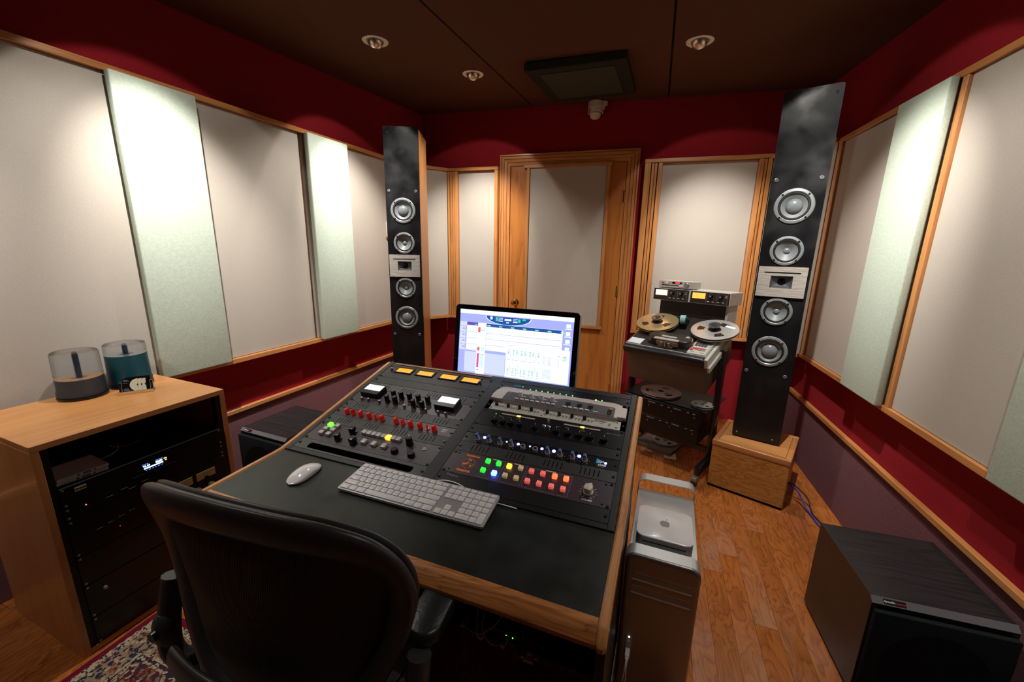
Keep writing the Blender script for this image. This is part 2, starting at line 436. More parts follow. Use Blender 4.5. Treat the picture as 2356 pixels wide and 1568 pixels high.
# right wall
lower(wr, -1.7, sr_end-0.002)
frm(wr, -1.4, 3.04, 0.706, 2.041, 0.06)
rp = [(-1.4, -1.36), (-0.6, -0.56), (0.3, 0.34), (1.085, 1.125), (2.031, 2.061), (2.99, 3.04)]
for a, b in rp: bx('post', wr, a, b, 0, 0.058, 0.7325, 2.0145, oak_trim_z)
for (a, b), (c, d) in zip(rp, rp[1:]): bx('fabric_panel', wr, b+0.0005, c-0.0005, 0, 0.046, 0.7325, 2.0145, beige, 0.003)
# back wall
frm(wb, -0.771, -0.285, 0.705, 2.057, 0.08)
def slats(parent, xs, d, z0, z1, M=None):
    for a, b, k in xs: bx('slat', parent, a, b, 0, d*k, z0, z1, oak_trim_z, 0.003, M=M)
slats(wb, [(-0.306, -0.287, 0.98), (-0.330, -0.310, 0.9), (-0.352, -0.333, 0.9), (-0.385, -0.357, 0.98)], 0.08, 0.732, 2.030)
bx('post', wb, -0.771, -0.741, 0, 0.079, 0.732, 2.030, oak_trim_z)
bx('fabric_panel', wb, -0.7405, -0.386, 0, 0.045, 0.732, 2.030, beige, 0.003)
frm(wb, -2.854, -1.983, 0.694, 2.060, 0.09)
slats(wb, [(-2.030, -1.984, 0.99), (-2.055, -2.035, 0.85), (-2.077, -2.058, 0.85), (-2.115, -2.083, 0.95)], 0.09, 0.721, 2.033)
slats(wb, [(-2.800, -2.770, 0.95), (-2.822, -2.804, 0.85), (-2.853, -2.826, 0.97)], 0.09, 0.721, 2.033)
bx('fabric_panel', wb, -2.769, -2.116, 0, 0.045, 0.721, 2.033, beige, 0.003)
# corner traps across both back corners
def trap(p, q, z0, z1):
    x = unit(p-q); M = MB_.inverted() @ frame(q, x, Vector((-x.y, x.x, 0)), ZV); L = (p-q).length
    frm(wb, 0.0, L, z0, z1, 0.02, M=M)
    g = G(); g.box(0.002, L-0.002, -0.03, 0.004, z0+0.0265, z1-0.0265, 0.002, 1); o = ob('fabric_panel', g, beige, wb); o.matrix_local = M
    return M, L
pA = PB+TB*0.285+NB*0.078; pB = PL+TL*LE+NL*0.088
M, L = trap(pB, pA, 0.705, 2.057)
pA = PB+TB*2.857+NB*0.088; pB = PR+TR*3.043+NR*0.058
M, L = trap(pA, pB, 0.70, 2.05)
# ---- door
dr = struct('door_1', G().box(-1.846, -0.870, 0.001, 0.014, 0.008, 2.060, 0.002, 1), door_oak, MB_)
def casing(parent, path, prof):
    """mitred fluted casing: closed profile (across, out) swept up, over and down"""
    g = G()
    (xl, xr, zt) = path
    def corner(s, z, k):
        # k: 0 left foot, 1 left top, 2 right top, 3 right foot; s across distance from inner edge
        return {0: (xl-s, 0.0), 1: (xl-s, zt+s), 2: (xr+s, zt+s), 3: (xr+s, 0.0)}[k]
    for k in range(3):
        rings = []
        for kk in (k, k+1):
            rings.append([Vector((corner(s, 0, kk)[0], o, corner(s, 0, kk)[1])) for s, o in prof])
        yield k, rings
prof = [(0, 0), (0, 0.020), (0.024, 0.022), (0.027, 0.015), (0.031, 0.024), (0.050, 0.026), (0.053, 0.018), (0.057, 0.027), (0.074, 0.028), (0.077, 0.020), (0.081, 0.030), (0.092, 0.029), (0.092, 0)]
for k, rings in casing(dr, (-1.850, -0.866, 2.0635), prof):
    g = G(); g.loft(rings); ob('casing', g, oak_trim_x if k == 1 else oak_trim_z, dr, ang=20)
for nm, a in (('panel_frame', (-1.735, -0.995, 2.040, 2.066)), ('panel_frame', (-1.735, -1.0, 0.692, 0.715))):
    bx(nm, dr, a[0], a[1], 0.014, 0.040, a[2], a[3], oak_trim_x)
for a, b in ((-1.047, -1.022), (-1.722, -1.697)): bx('panel_frame', dr, a, b, 0.014, 0.038, 0.7155, 2.0395, oak_trim_z)
bx('fabric_panel', dr, -1.6965, -1.0475, 0.014, 0.022, 0.7155, 2.0395, beige, 0.002)
kn = G(); kn.lathe([(0, 0), (0.030, 0), (0.031, 0.004), (0.012, 0.008), (0.011, 0.03), (0.024, 0.038), (0.029, 0.052), (0.024, 0.064), (0.010, 0.070), (0, 0.070)], 28, T(-0.939, 0.014, 0.885) @ Matrix.Rotation(-pi/2, 4, 'X'))
ob('door_knob', kn, brass, dr)
for z in (0.15, 1.03, 1.80):
    g = G(); g.cyl(-1.848, 0.021, z-0.045, z+0.045, 0.006, 10); g.box(-1.846, -1.833, 0.0135, 0.017, z-0.045, z+0.045); ob('hinge', g, brass, dr)
# ---- green absorber panels hung over the frames
def absorber(M, x0, x1, y0, y1, z0, z1, label):
    g = G(); g.box(-(x1-x0)/2, (x1-x0)/2, 0, y1-y0, 0, z1-z0, 0.006, 3)
    o = ob('acoustic_panel', g, green); o.matrix_world = M @ T((x0+x1)/2, y0, z0); tag(o, label, 'acoustic panel', 'pale green acoustic panels')
absorber(ML, -1.380, -1.060, 0.0903, 0.126, 0.745, 2.031, 'wide pale green fabric panel on the left wall above the oak equipment cabinet')
absorber(ML, -2.333, -2.005, 0.0903, 0.126, 0.740, 2.034, 'pale green fabric panel on the left wall just left of the tower speaker')
absorber(MR, 2.066, 2.388, 0.0603, 0.092, 0.724, 2.023, 'pale green fabric panel on the right wall beside the right tower speaker')
absorber(MR, 1.128, 1.456, 0.0603, 0.092, 0.724, 2.023, 'pale green fabric panel cut by the right edge, above the black subwoofer')

# ================================================================== DOWNLIGHTS
ring_me = None
def downlight(x, y, aim, label, power=1.0):
    global ring_me
    z = ceil_z(x, y); t = thing('downlight', T(x, y, z), label, 'ceiling light', 'adjustable eyeball downlights')
    if ring_me is None:
        g = G(); g.lathe([(0.044, 0.0), (0.046, -0.004), (0.052, -0.005), (0.066, -0.004), (0.0690, -0.001), (0.069, 0.0)], 40); ring_me = g.mesh('trim_ring'); ring_me.materials.append(steel_ring)
    ob('trim_ring', ring_me, None, t)
    d = (Vector(aim)-Vector((x, y, z))).normalized(); q = d.to_track_quat('Z', 'Y').to_matrix().to_4x4()
    R = 0.0425; prof = [(0, -R)]
    for k in range(1, 15):
        a = pi-k*(pi-rad(42))/14; prof.append((R*sin(a), R*cos(a)))
    prof += [(R*sin(rad(42))*0.9, R*cos(rad(42))), (R*0.5, 0.012), (0, 0.012)]
    g = G(); g.lathe(prof, 28); o = ob('eyeball', g, steel_ball, t); o.matrix_local = T(0, 0, 0.003) @ q
    g = G(); g.lathe([(0, 0.0125), (R*0.5, 0.0125), (R*0.55, 0.018)], 20); b = ob('lamp', g, lamp_glow, o)
    mid = (d*0.3+Vector((0, 0, -1.0))).normalized()
    for nm, ang, bl, k, ax in (('rim_cone', 84, 0.10, 0.07, d), ('beam', 56, 1.0, 1.0, d), ('spill', 112, 0.8, 0.42, mid)):
        li = bpy.data.lights.new(nm, 'SPOT'); li.energy = LAMP_POWER*k*power; li.color = LAMP_COLOR; li.spot_size = rad(ang); li.spot_blend = bl; li.shadow_soft_size = 0.018
        lo = bpy.data.objects.new(nm, li); COL.objects.link(lo); lo.parent = t
        lo.matrix_local = T(*(Vector((0, 0, 0.003))+d*0.047)) @ (-ax).to_track_quat('Z', 'Y').to_matrix().to_4x4()
steel_ring = mat('satin_nickel', (0.66, 0.56, 0.47), 0.45, metal=0.2)
steel_ball = mat('spun_nickel', (0.60, 0.50, 0.40), 0.28, metal=0.9)
lamp_glow = glow('lamp_face', (1.0, 0.9, 0.75), 8)
def onL(s, out, z): p = PL+TL*s+NL*out; return (p.x, p.y, z)
def onR(s, out, z): p = PR+TR*s+NR*out; return (p.x, p.y, z)
def onB(s, out, z): p = PB+TB*s+NB*out; return (p.x, p.y, z)
downlight(-0.769, 2.466, onL(2.45, 0.05, 1.30), 'nickel eyeball downlight nearest the left wall in the brown ceiling')
downlight(-0.290, 2.944, onB(0.56, 0.05, 1.42), 'small nickel eyeball downlight beside the ceiling seam, left of the hatch')
downlight(0.947, 2.394, onB(2.57, 0.05, 1.25), 'nickel eyeball downlight right of the dark ceiling hatch, by the right seam')
p = onL(0.98, 0.66, 0); downlight(p[0], p[1], onL(1.30, 0.05, 1.32), 'nickel eyeball downlight over the oak equipment cabinet')
p = onR(1.75, 0.70, 0); downlight(p[0], p[1], onR(2.38, 0.05, 1.25), 'nickel eyeball downlight over the right side of the room')

p = onL(-0.05, 0.66, 0); downlight(p[0], p[1], onL(0.30, 0.05, 1.40), 'nickel eyeball downlight behind the camera near the left wall', 0.5)
p = onR(0.55, 0.70, 0); downlight(p[0], p[1], onR(0.95, 0.05, 1.36), 'unseen fill downlight added behind the camera near the right wall', 0.35)  # added weak fill, brightens the near part of the room

# ================================================================== CEILING FITTINGS
t = thing('ceiling_hatch', yawframe(0.435, 2.935, ceil_z(0.435, 2.935), rad(-20)) @ Matrix.Rotation(atan2(CEIL[1], 1), 4, 'X'), 'dark square fabric hatch hanging just below the brown ceiling', 'ceiling hatch')
olive = fabric('olive_black_cloth', (0.022, 0.020, 0.012), 700, 0.2, 0.2)
olive2 = fabric('olive_cloth', (0.045, 0.040, 0.024), 700, 0.2, 0.2)
ob('frame', G().box(-0.30, 0.30, -0.34, 0.34, -0.048, -0.001, 0.004, 1), olive, t)
ob('inset_panel', G().box(-0.225, 0.225, -0.26, 0.26, -0.051, -0.0482, 0.001, 1), olive2, t)
# white caged motion detector
x, y = 0.622, 3.50
t = thing('motion_detector', T(x, y, ceil_z(x, y)), 'small cream caged detector hanging from the ceiling above the door', 'detector')
g = G()
for i in range(20):
    a = 2*pi*i/20; g.box(-0.0018, 0.0018, 0.055, 0.059, -0.085, -0.012, M=Matrix.Rotation(a, 4, 'Z'))
for z in (-0.012, -0.048, -0.085): g.lathe([(0.053, z-0.002), (0.060, z-0.002), (0.060, z+0.002), (0.053, z+0.002)], 28, close=True)
ob('cage', g, cream, t)
ob('body', G().lathe([(0, 0), (0.045, 0), (0.047, -0.03), (0.038, -0.08), (0, -0.08)], 24), white_plastic, t)
ob('lens', G().lathe([(0, -0.086), (0.04, -0.086), (0.043, -0.092), (0.037, -0.118), (0.02, -0.128), (0, -0.128)], 24), cream, t)
ob('bracket', G().cyl(0.055, 0.0, -0.055, 0, 0.016, 14).cyl(0.062, -0.004, -0.03, -0.005, 0.028, 16), cream, t)
# thermostat half hidden behind the left tower
t = thing('thermostat', ML @ T(-2.80, 0.0705, 1.43), 'cream thermostat on the beige wall panel behind the left tower speaker', 'thermostat')
ob('case', G().box(-0.04, 0.04, 0, 0.03, 0.015, 0.13, 0.004, 2), cream, t)
ob('base', G().box(-0.045, 0.045, 0, 0.034, 0, 0.014, 0.003, 1), oak_x, t)
# ================================================================== LOUDSPEAKERS
baffle_m = mat('baffle_lacquer', (0.006, 0.006, 0.007), 0.34, spec=0.45, rvar=0.12, vscale=7)
drv_ring = mat('driver_ring', (0.26, 0.28, 0.29), 0.36, metal=0.4)
cone_m = mat('cone_grey', (0.17, 0.185, 0.195), 0.45, spec=0.5)
cap_m = mat('dust_cap', (0.16, 0.175, 0.185), 0.22)
rubber = mat('rubber_black', (0.008, 0.008, 0.008), 0.55)
stone = mat('rough_stone_plate', (0.33, 0.30, 0.27), 0.85, bump=1.0, bscale=55, var=0.35, vscale=70, stretch=(0.35, 1, 2.2))
horn_m = mat('horn_grey', (0.09, 0.09, 0.095), 0.35, metal=0.3)
bolt_m = mat('bolt_grey', (0.16, 0.17, 0.17), 0.4, metal=0.6)
def plate_holes(outer, holes, y0, y1):
    """plate in the xz plane with holes, from y0 (front) to y1"""
    g = G(); bm = g.bm; loops = []
    for pts in [outer]+holes:
        a = [bm.verts.new((p[0], y0, p[1])) for p in pts]; b = [bm.verts.new((p[0], y1, p[1])) for p in pts]
        ea = [bm.edges.new((a[i], a[(i+1) % len(a)])) for i in range(len(a))]; eb = [bm.edges.new((b[i], b[(i+1) % len(b)])) for i in range(len(b))]
        for i in range(len(a)): bm.faces.new((a[i], a[(i+1) % len(a)], b[(i+1) % len(b)], b[i]))
        loops.append((ea, eb))
    bmesh.ops.triangle_fill(bm, use_beauty=True, use_dissolve=False, edges=[e for l in loops for e in l[0]])
    bmesh.ops.triangle_fill(bm, use_beauty=True, use_dissolve=False, edges=[e for l in loops for e in l[1]])
    return g
def circ(x, z, r, n=40): return [(x+r*cos(2*pi*i/n), z+r*sin(2*pi*i/n)) for i in range(n)]
FRONT = Matrix.Rotation(pi/2, 4, 'X')          # z of a lathe -> -y (out of the baffle)
def driver(t, x, z, r, cap, deep):
    M = T(x, 0, z) @ FRONT
    g = G(); g.lathe([(r*0.80, -0.004), (r*0.80, 0.006), (r*0.84, 0.0085), (r*0.965, 0.007), (r, 0.003), (r, 0.0002), (r*0.80, -0.004)], 44)
    bmesh.ops.remove_doubles(g.bm, verts=g.bm.verts[:], dist=1e-6)
    o = ob('driver', g, drv_ring, t); o.matrix_local = M
    g = G(); k = [(r*0.797, 0.003), (r*0.76, 0.0075), (r*0.71, 0.0075), (r*0.665, 0.001)]
    g.lathe(k, 40); ob('surround', g, rubber, o)
    g = G(); g.lathe([(r*0.667, 0.001), (cap*0.97, -deep)], 40); ob('cone', g, cone_m, o)
    hb = cap*0.62; g = G(); g.lathe([(cap*cos(a), -deep+hb*sin(a)) for a in [pi/2*i/8 for i in range(8)]]+[(0, -deep+hb)], 28); ob('dust_cap', g, cap_m, o)
    for i in range(4):
        a = pi/4+pi/2*i; g = G(); g.lathe([(0.0048, 0.0055), (0.0048, 0.010), (0.003, 0.012), (0, 0.012)], 10, T(r*0.90*cos(a), r*0.90*sin(a), 0)); ob('screw', g, black_plastic, o)
def tower(M, H, label):
    t = thing('tower_speaker', M, label, 'speaker', 'tall tower speakers'); w, d = 0.2388, 0.33
    dz = H-1.857
    zs = {'w1': 1.309+dz*0.7, 'm1': 1.085+dz*0.6, 'p': 0.923+dz*0.5, 'm2': 0.762+dz*0.4, 'w2': 0.540+dz*0.3}
    g = G(); g.box(0.0008, w-0.0008, 0.0225, d, 0.004, H-0.006, 0.002, 1); ob('cabinet', g, cab_oak_z, t)
    outer = [(x, z) for x, z in rrect(w/2, H/2+0.004, w, H-0.008, 0.012, 4)]
    holes = [circ(0.118, zs['w1'], 0.072), circ(0.118, zs['m1'], 0.0625), circ(0.118, zs['m2'], 0.062), circ(0.117, zs['w2'], 0.070),
             [(x, z) for x, z in rrect(0.118, zs['p'], 0.115, 0.08, 0.002, 1)]]
    o = ob('baffle', plate_holes(outer, holes, 0.0, 0.022), baffle_m, t, ang=20)
    ob('baffle_lining', G().box(0.03, w-0.03, 0.0221, 0.0224, 0.42, 1.45), matt_black, t)
    driver(t, 0.118, zs['w1'], 0.088, 0.038, 0.012); driver(t, 0.118, zs['m1'], 0.0755, 0.016, 0.020)
    driver(t, 0.118, zs['m2'], 0.0745, 0.016, 0.020); driver(t, 0.117, zs['w2'], 0.0855, 0.040, 0.015)
    # stone plate with horn
    zc = zs['p']
    for nm, a in (('horn_plate', 0),):
        outer = [(x, z) for x, z in rrect(0.1175, zc, 0.219, 0.159, 0.001, 1)]; hole = [(x, z) for x, z in rrect(0.1178, zc, 0.100, 0.064, 0.001, 1)]
        hp = ob('horn_plate', plate_holes(outer, [hole], -0.012, -0.0005), stone, t, ang=20)
    ob('groove', G().box(0.036, 0.198, -0.0135, -0.0122, zc+0.047, zc+0.052), matt_black, hp)
    g = G(); n = 32
    def ringp(kx, y):
        out = []
        for i in range(n):
            a = 2*pi*i/n; c, s_ = cos(a), sin(a); sc = 1/max(abs(c)/0.05, abs(s_)/0.032); r2 = 0.017
            out.append(Vector((0.1178+(c*sc*(1-kx)+c*r2*kx), y, zc+(s_*sc*(1-kx)+s_*r2*kx))))
        return out
    g.loft([ringp(0, -0.0118), ringp(0.25, 0.004), ringp(0.7, 0.014), ringp(1, 0.020)], caps=False); ob('horn', g, horn_m, hp)
    ob('horn_throat', G().sphere(0.1178, 0.019, zc, 0.017, sy=0.35), black_plastic, hp)
    for x, z in ((0.024, 1.440+dz*0.75), (0.213, 1.440+dz*0.75), (0.0215, 0.4133+dz*0.2), (0.208, 0.410+dz*0.2)):
        g = G(); g.lathe([(0.0105, 0), (0.0105, 0.003), (0.008, 0.0048), (0.002, 0.0048), (0.0015, 0.003), (0, 0.003)], 20, T(x, 0, z) @ FRONT); ob('bolt', g, bolt_m, t)
    for x in (0.030, 0.213):
        g = G(); g.lathe([(0.0075, 0.0002), (0.0075, 0.0012), (0.005, 0.0014), (0.0045, 0.0005), (0, 0.0005)], 16, T(x, 0, H-0.038) @ FRONT); ob('socket_bolt', g, rubber, t)
    for x in (0.022, 0.202):
        g = G(); g.lathe([(0.0045, 0.0), (0.004, 0.0018), (0, 0.0022)], 12, T(x, 0, 0.033) @ FRONT); ob('screw', g, chrome, t)
    for x in (0.05, 0.19):
        for y in (0.06, 0.28): ob('foot', G().cyl(x, y, 0, 0.0045, 0.014, 12), rubber, t)
    for z in (0.075, 0.125): ob('connector', G().cyl(0.19, z, d, d+0.05, 0.014, 12, axis='y').cyl(0.19, z, d+0.03, d+0.045, 0.019, 10, axis='y'), black_plastic, t)
    return t
tower(yawframe(-0.9169, 3.0043, 0.3005, 0.041), 1.868, 'tall black-fronted tower speaker left of the monitor, against the left wall')
tower(yawframe(1.337, 2.2411, 0.3005, -0.6299), 1.857, 'tall black-fronted tower speaker on the right, standing on an oak box')
def pedestal(M, label):
    t = thing('speaker_pedestal', M, label, 'speaker stand', 'oak speaker pedestals'); w = 0.39
    ob('plinth', G().box(0.006, w-0.006, 0.006, w-0.006, 0, 0.014), matt_black, t)
    ob('body', G().box(0.004, w-0.004, 0.004, w-0.004, 0.014, 0.262, 0.001, 1), ped_oak, t)
    ob('reveal', G().box(0.006, w-0.006, 0.006, w-0.006, 0.262, 0.265), oak_x, t)
    for a, b, c, d, m in ((0, w, 0, 0.03, oak_trim_x), (0, w, w-0.03, w, oak_trim_x), (0, 0.03, 0.0305, w-0.0305, oak_trim_y), (w-0.03, w, 0.0305, w-0.0305, oak_trim_y)):
        ob('top_edge', G().box(a, b, c, d, 0.265, 0.300, 0.006, 3), m, t)
    ob('top_board', G().box(0.0303, w-0.0303, 0.0303, w-0.0303, 0.27, 0.2997), cab_oak, t)
pedestal(yawframe(1.193, 2.186, 0, -0.695), 'oak box pedestal under the right tower speaker')
pedestal(yawframe(-0.998, 2.965, 0, 0.041), 'oak box pedestal under the left tower speaker')
# ---- subwoofers
ash = wood('black_ash', (0.022, 0.022, 0.026), (0.007, 0.007, 0.009), 'x', rings=10, pores=1.6, rough=0.42, coat=0.1)
ash_side = wood('black_ash_side', (0.024, 0.018, 0.016), (0.010, 0.007, 0.006), 'z', rings=8, pores=1.0, rough=0.4, coat=0.1)  # brown reflection is put into the side boards' base colour
strip_m = mat('grey_strip', (0.13, 0.125, 0.135), 0.55, bump=0.3, bscale=1500, var=0.2, vscale=900)
grille = fabric('speaker_grille', (0.012, 0.015, 0.018), 1400, 0.4, 0.5)
grille_dark = fabric('grille_over_driver', (0.006, 0.007, 0.009), 1400, 0.4, 0.5)
ink_red = mat('red_ink', (0.6, 0.03, 0.03), 0.5)
def subwoofer(M, label):
    t = thing('subwoofer', M, label, 'subwoofer', 'black subwoofers'); w, d, h = 0.346, 0.358, 0.368
    g = G(); prof = [(0.0, 0.012), (0.0, 0.352), (0.017, h-0.0005), (d, h-0.0005), (d, 0.012)]
    a = [g.bm.verts.new((0.016, y, z)) for y, z in prof]; b = [g.bm.verts.new((w-0.016, y, z)) for y, z in prof]
    for i in range(5): g.bm.faces.new((a[i], a[(i+1) % 5], b[(i+1) % 5], b[i]))
    g.bm.faces.new(a); g.bm.faces.new(list(reversed(b))); ob('box', g, black, t)
    ob('top_board', G().box(0.0155, w-0.0155, 0.0175, d, h-0.001, h), ash, t)
    for x0, x1 in ((0, 0.0158), (w-0.0158, w)):
        g = G(); p = [(0.001, 0.012), (0.001, 0.3515), (0.0175, h), (d, h), (d, 0.012)]
        a = [g.bm.verts.new((x0, y, z)) for y, z in p]; b = [g.bm.verts.new((x1, y, z)) for y, z in p]
        for i in range(5): g.bm.faces.new((a[i], a[(i+1) % 5], b[(i+1) % 5], b[i]))
        g.bm.faces.new(a); g.bm.faces.new(list(reversed(b))); ob('side_board', g, ash_side, t)
    R = T(0, 0.0, 0.352) @ Matrix.Rotation(atan2(0.0155, 0.017), 4, 'X')
    L = hypot(0.0155, 0.017)
    ob('edge_strip', G().box(0.0, w, 0.0005, L-0.0005, 0.0003, 0.0018, M=R), strip_m, t)
    bd = ob('badge', G().box(0.030, 0.086, 0.004, 0.018, 0.0018, 0.0026, M=R), black_plastic, t)
    letter('dynaudio', 0.0078, ink_white, bd, R @ T(0.045, 0.011, 0.0027), bold=0.0002); letter('acoustics', 0.0072, ink_red, bd, R @ T(0.071, 0.0105, 0.0027), bold=0.0001)
    gr = ob('grille', G().box(0.004, w-0.004, -0.020, -0.002, 0.02, 0.340, 0.004, 2), grille, t)
    g = G(); g.lathe([(0.135, 0.0202), (0.135, 0.0206), (0.0, 0.0206)], 56, T(w/2, 0, 0.165) @ FRONT); ob('driver_through_cloth', g, grille_dark, gr)  # disc of darker cloth where the woofer shows through the grille
    for x in (0.04, w-0.04):
        for y in (0.04, d-0.04): ob('foot', G().cyl(x, y, 0, 0.012, 0.018, 14), rubber, t)
subwoofer(yawframe(1.101, 1.0091, 0, -0.2819), 'black subwoofer in the right foreground by the mauve wall carpet')
subwoofer(yawframe(-1.503, 2.0648, 0, -0.3848), 'black subwoofer behind the desk, below the left wall')
# ---- cables at the right wall
blue_pl = mat('blue_cable', (0.01, 0.025, 0.45), 0.4)
g = G(); g.tube(spline([(1.585, 2.055, 0.10), (1.620, 2.020, 0.075), (1.628, 1.95, 0.02), (1.615, 1.86, 0.006), (1.60, 1.78, 0.005), (1.575, 1.66, 0.005), (1.50, 1.50, 0.03), (1.43, 1.372, 0.08)]), 0.0038, 8)
tag(ob('cable', g, blue_pl), 'blue cable running from the oak pedestal to the right subwoofer', 'cable')
g = G(); g.tube(spline([(1.588, 2.058, 0.105), (1.63, 2.05, 0.085), (1.668, 2.00, 0.045), (1.660, 1.955, 0.012), (1.640, 1.91, 0.006), (1.632, 1.84, 0.005), (1.60, 1.70, 0.005), (1.52, 1.52, 0.03), (1.445, 1.368, 0.09)]), 0.0034, 8)
tag(ob('cable', g, rubber), 'black cable looping along the floor from pedestal to right subwoofer', 'cable')

# ================================================================== TAPE MACHINE
TY, TT = -0.7627, 0.3193
tU = Vector((cos(TY), sin(TY), 0)); tV = Vector((-sin(TY), cos(TY), 0)); tD = tV*cos(TT)+ZV*sin(TT); tN = -tV*sin(TT)+ZV*cos(TT)
TP = Vector((0.7399, 2.5584, 0.7912)); MT = frame(TP, tU, tD, tN)
olive_grey = mat('olive_grey_paint', (0.115, 0.10, 0.08), 0.55, bump=0.15, bscale=500)
pale_grey = mat('pale_grey_paint', (0.50, 0.49, 0.45), 0.45)
deck_m = mat('deck_brown_black', (0.030, 0.026, 0.024), 0.32)
vinyl = mat('black_vinyl', (0.012, 0.013, 0.014), 0.34, bump=0.25, bscale=120)
silver = mat('satin_silver', (0.62, 0.62, 0.60), 0.32, metal=0.6)
t = thing('tape_machine', MT, 'grey reel-to-reel tape machine with amber meters on a black stand', 'tape machine')
ob('body', G().box(0.0, 0.5, 0.002, 0.46, -0.268, -0.032, 0.004, 2), olive_grey, t)
ob('deck_frame', G().box(0.0, 0.5, 0.0, 0.46, -0.032, -0.002, 0.002, 1), silver, t)
ob('deck_plate', G().box(0.006, 0.388, 0.006, 0.45, -0.002, 0.0005), deck_m, t)
ob('deck_plate', G().box(0.388, 0.494, 0.180, 0.45, -0.002, 0.0004), deck_m, t)
kp = ob('control_panel', G().box(0.3895, 0.494, 0.006, 0.176, -0.002, 0.003, 0.001, 1), pale_grey, t)
kc = [mat('key_brown', (0.10, 0.075, 0.06), 0.5), mat('key_blue', (0.05, 0.07, 0.12), 0.5), mat('key_red', (0.65, 0.06, 0.05), 0.4), mat('key_white', (0.72, 0.70, 0.66), 0.4), mat('key_yellow', (0.6, 0.58, 0.25), 0.4)]
for c in range(5):
    for r_ in range(5):
        m = kc[3] if r_ == 0 else (kc[0] if c < 2 else kc[1]); m = kc[4] if (c == 4 and r_ in (1, 2)) else m
        x = 0.402+c*0.0175; y = 0.078+r_*0.0155
        ob('button', G().box(x, x+0.0145, y, y+0.0125, 0.003, 0.006), m, kp)
for c in range(4): ob('button', G().box(0.405+c*0.018, 0.421+c*0.018, 0.062, 0.073, 0.003, 0.006), kc[2], kp)
ob('button', G().box(0.397, 0.412, 0.038, 0.056, 0.003, 0.0075), kc[2], kp)
ob('button', G().box(0.420, 0.48, 0.050, 0.055, 0.003, 0.0042), kc[1], kp)
for x in (0.405, 0.46): ob('button', G().box(x, x+0.022, 0.025, 0.029, 0.003, 0.0038), kc[0], kp)
ob('paper_label', G().box(0.010, 0.098, 0.008, 0.076, 0.0006, 0.0012), mat('paper_blue_white', (0.62, 0.66, 0.72), 0.7), t)
g = G(); g.box(-0.006, 0.506, -0.036, 0.004, -0.062, -0.006, 0.016, 4); ob('armrest', g, vinyl, t)
ob('side_cheek', G().box(0.502, 0.522, -0.03, 0.32, -0.062, -0.004, 0.003, 1).box(0.522, 0.536, -0.034, 0.325, -0.085, -0.05, 0.003, 1), pale_grey, t)
# head block
g = G(); g.prism(rrect(0.262, 0.082, 0.262, 0.094, 0.045, 8), 0.0006, 0.045, bev=0.002); hb = ob('head_cover', g, deck_m, t)
ob('trim_strip', G().box(0.182, 0.332, 0.028, 0.052, 0.0452, 0.050), silver, hb)
ob('trim_strip', G().box(0.212, 0.304, 0.070, 0.088, 0.0452, 0.0465), silver, hb)
ob('head_guide', G().box(0.21, 0.30, 0.012, 0.030, 0.0006, 0.010).box(0.20, 0.33, 0.022, 0.034, 0.012, 0.040), grey_metal, hb)
for x in (0.235, 0.258, 0.28): ob('tape_head', G().cyl(x, 0.016, 0.012, 0.036, 0.009, 14), brass if x == 0.258 else grey_metal, hb)
g = G(); g.cyl(0.367, 0.088, 0.0006, 0.034, 0.030, 24); rl = ob('idler_roller', g, mat('tape_brown', (0.22, 0.06, 0.012), 0.4), t)
ob('roller_cap', G().cyl(0.367, 0.088, 0.034, 0.042, 0.029, 24).cyl(0.367, 0.088, 0.042, 0.056, 0.011, 16), silver, rl)
ob('tape_counter', G().box(0.20, 0.225, 0.106, 0.122, 0.0006, 0.004), black_plastic, t)
ob('deck_hole', G().cyl(0.295, 0.125, 0.0006, 0.0016, 0.009, 16), matt_black, t)
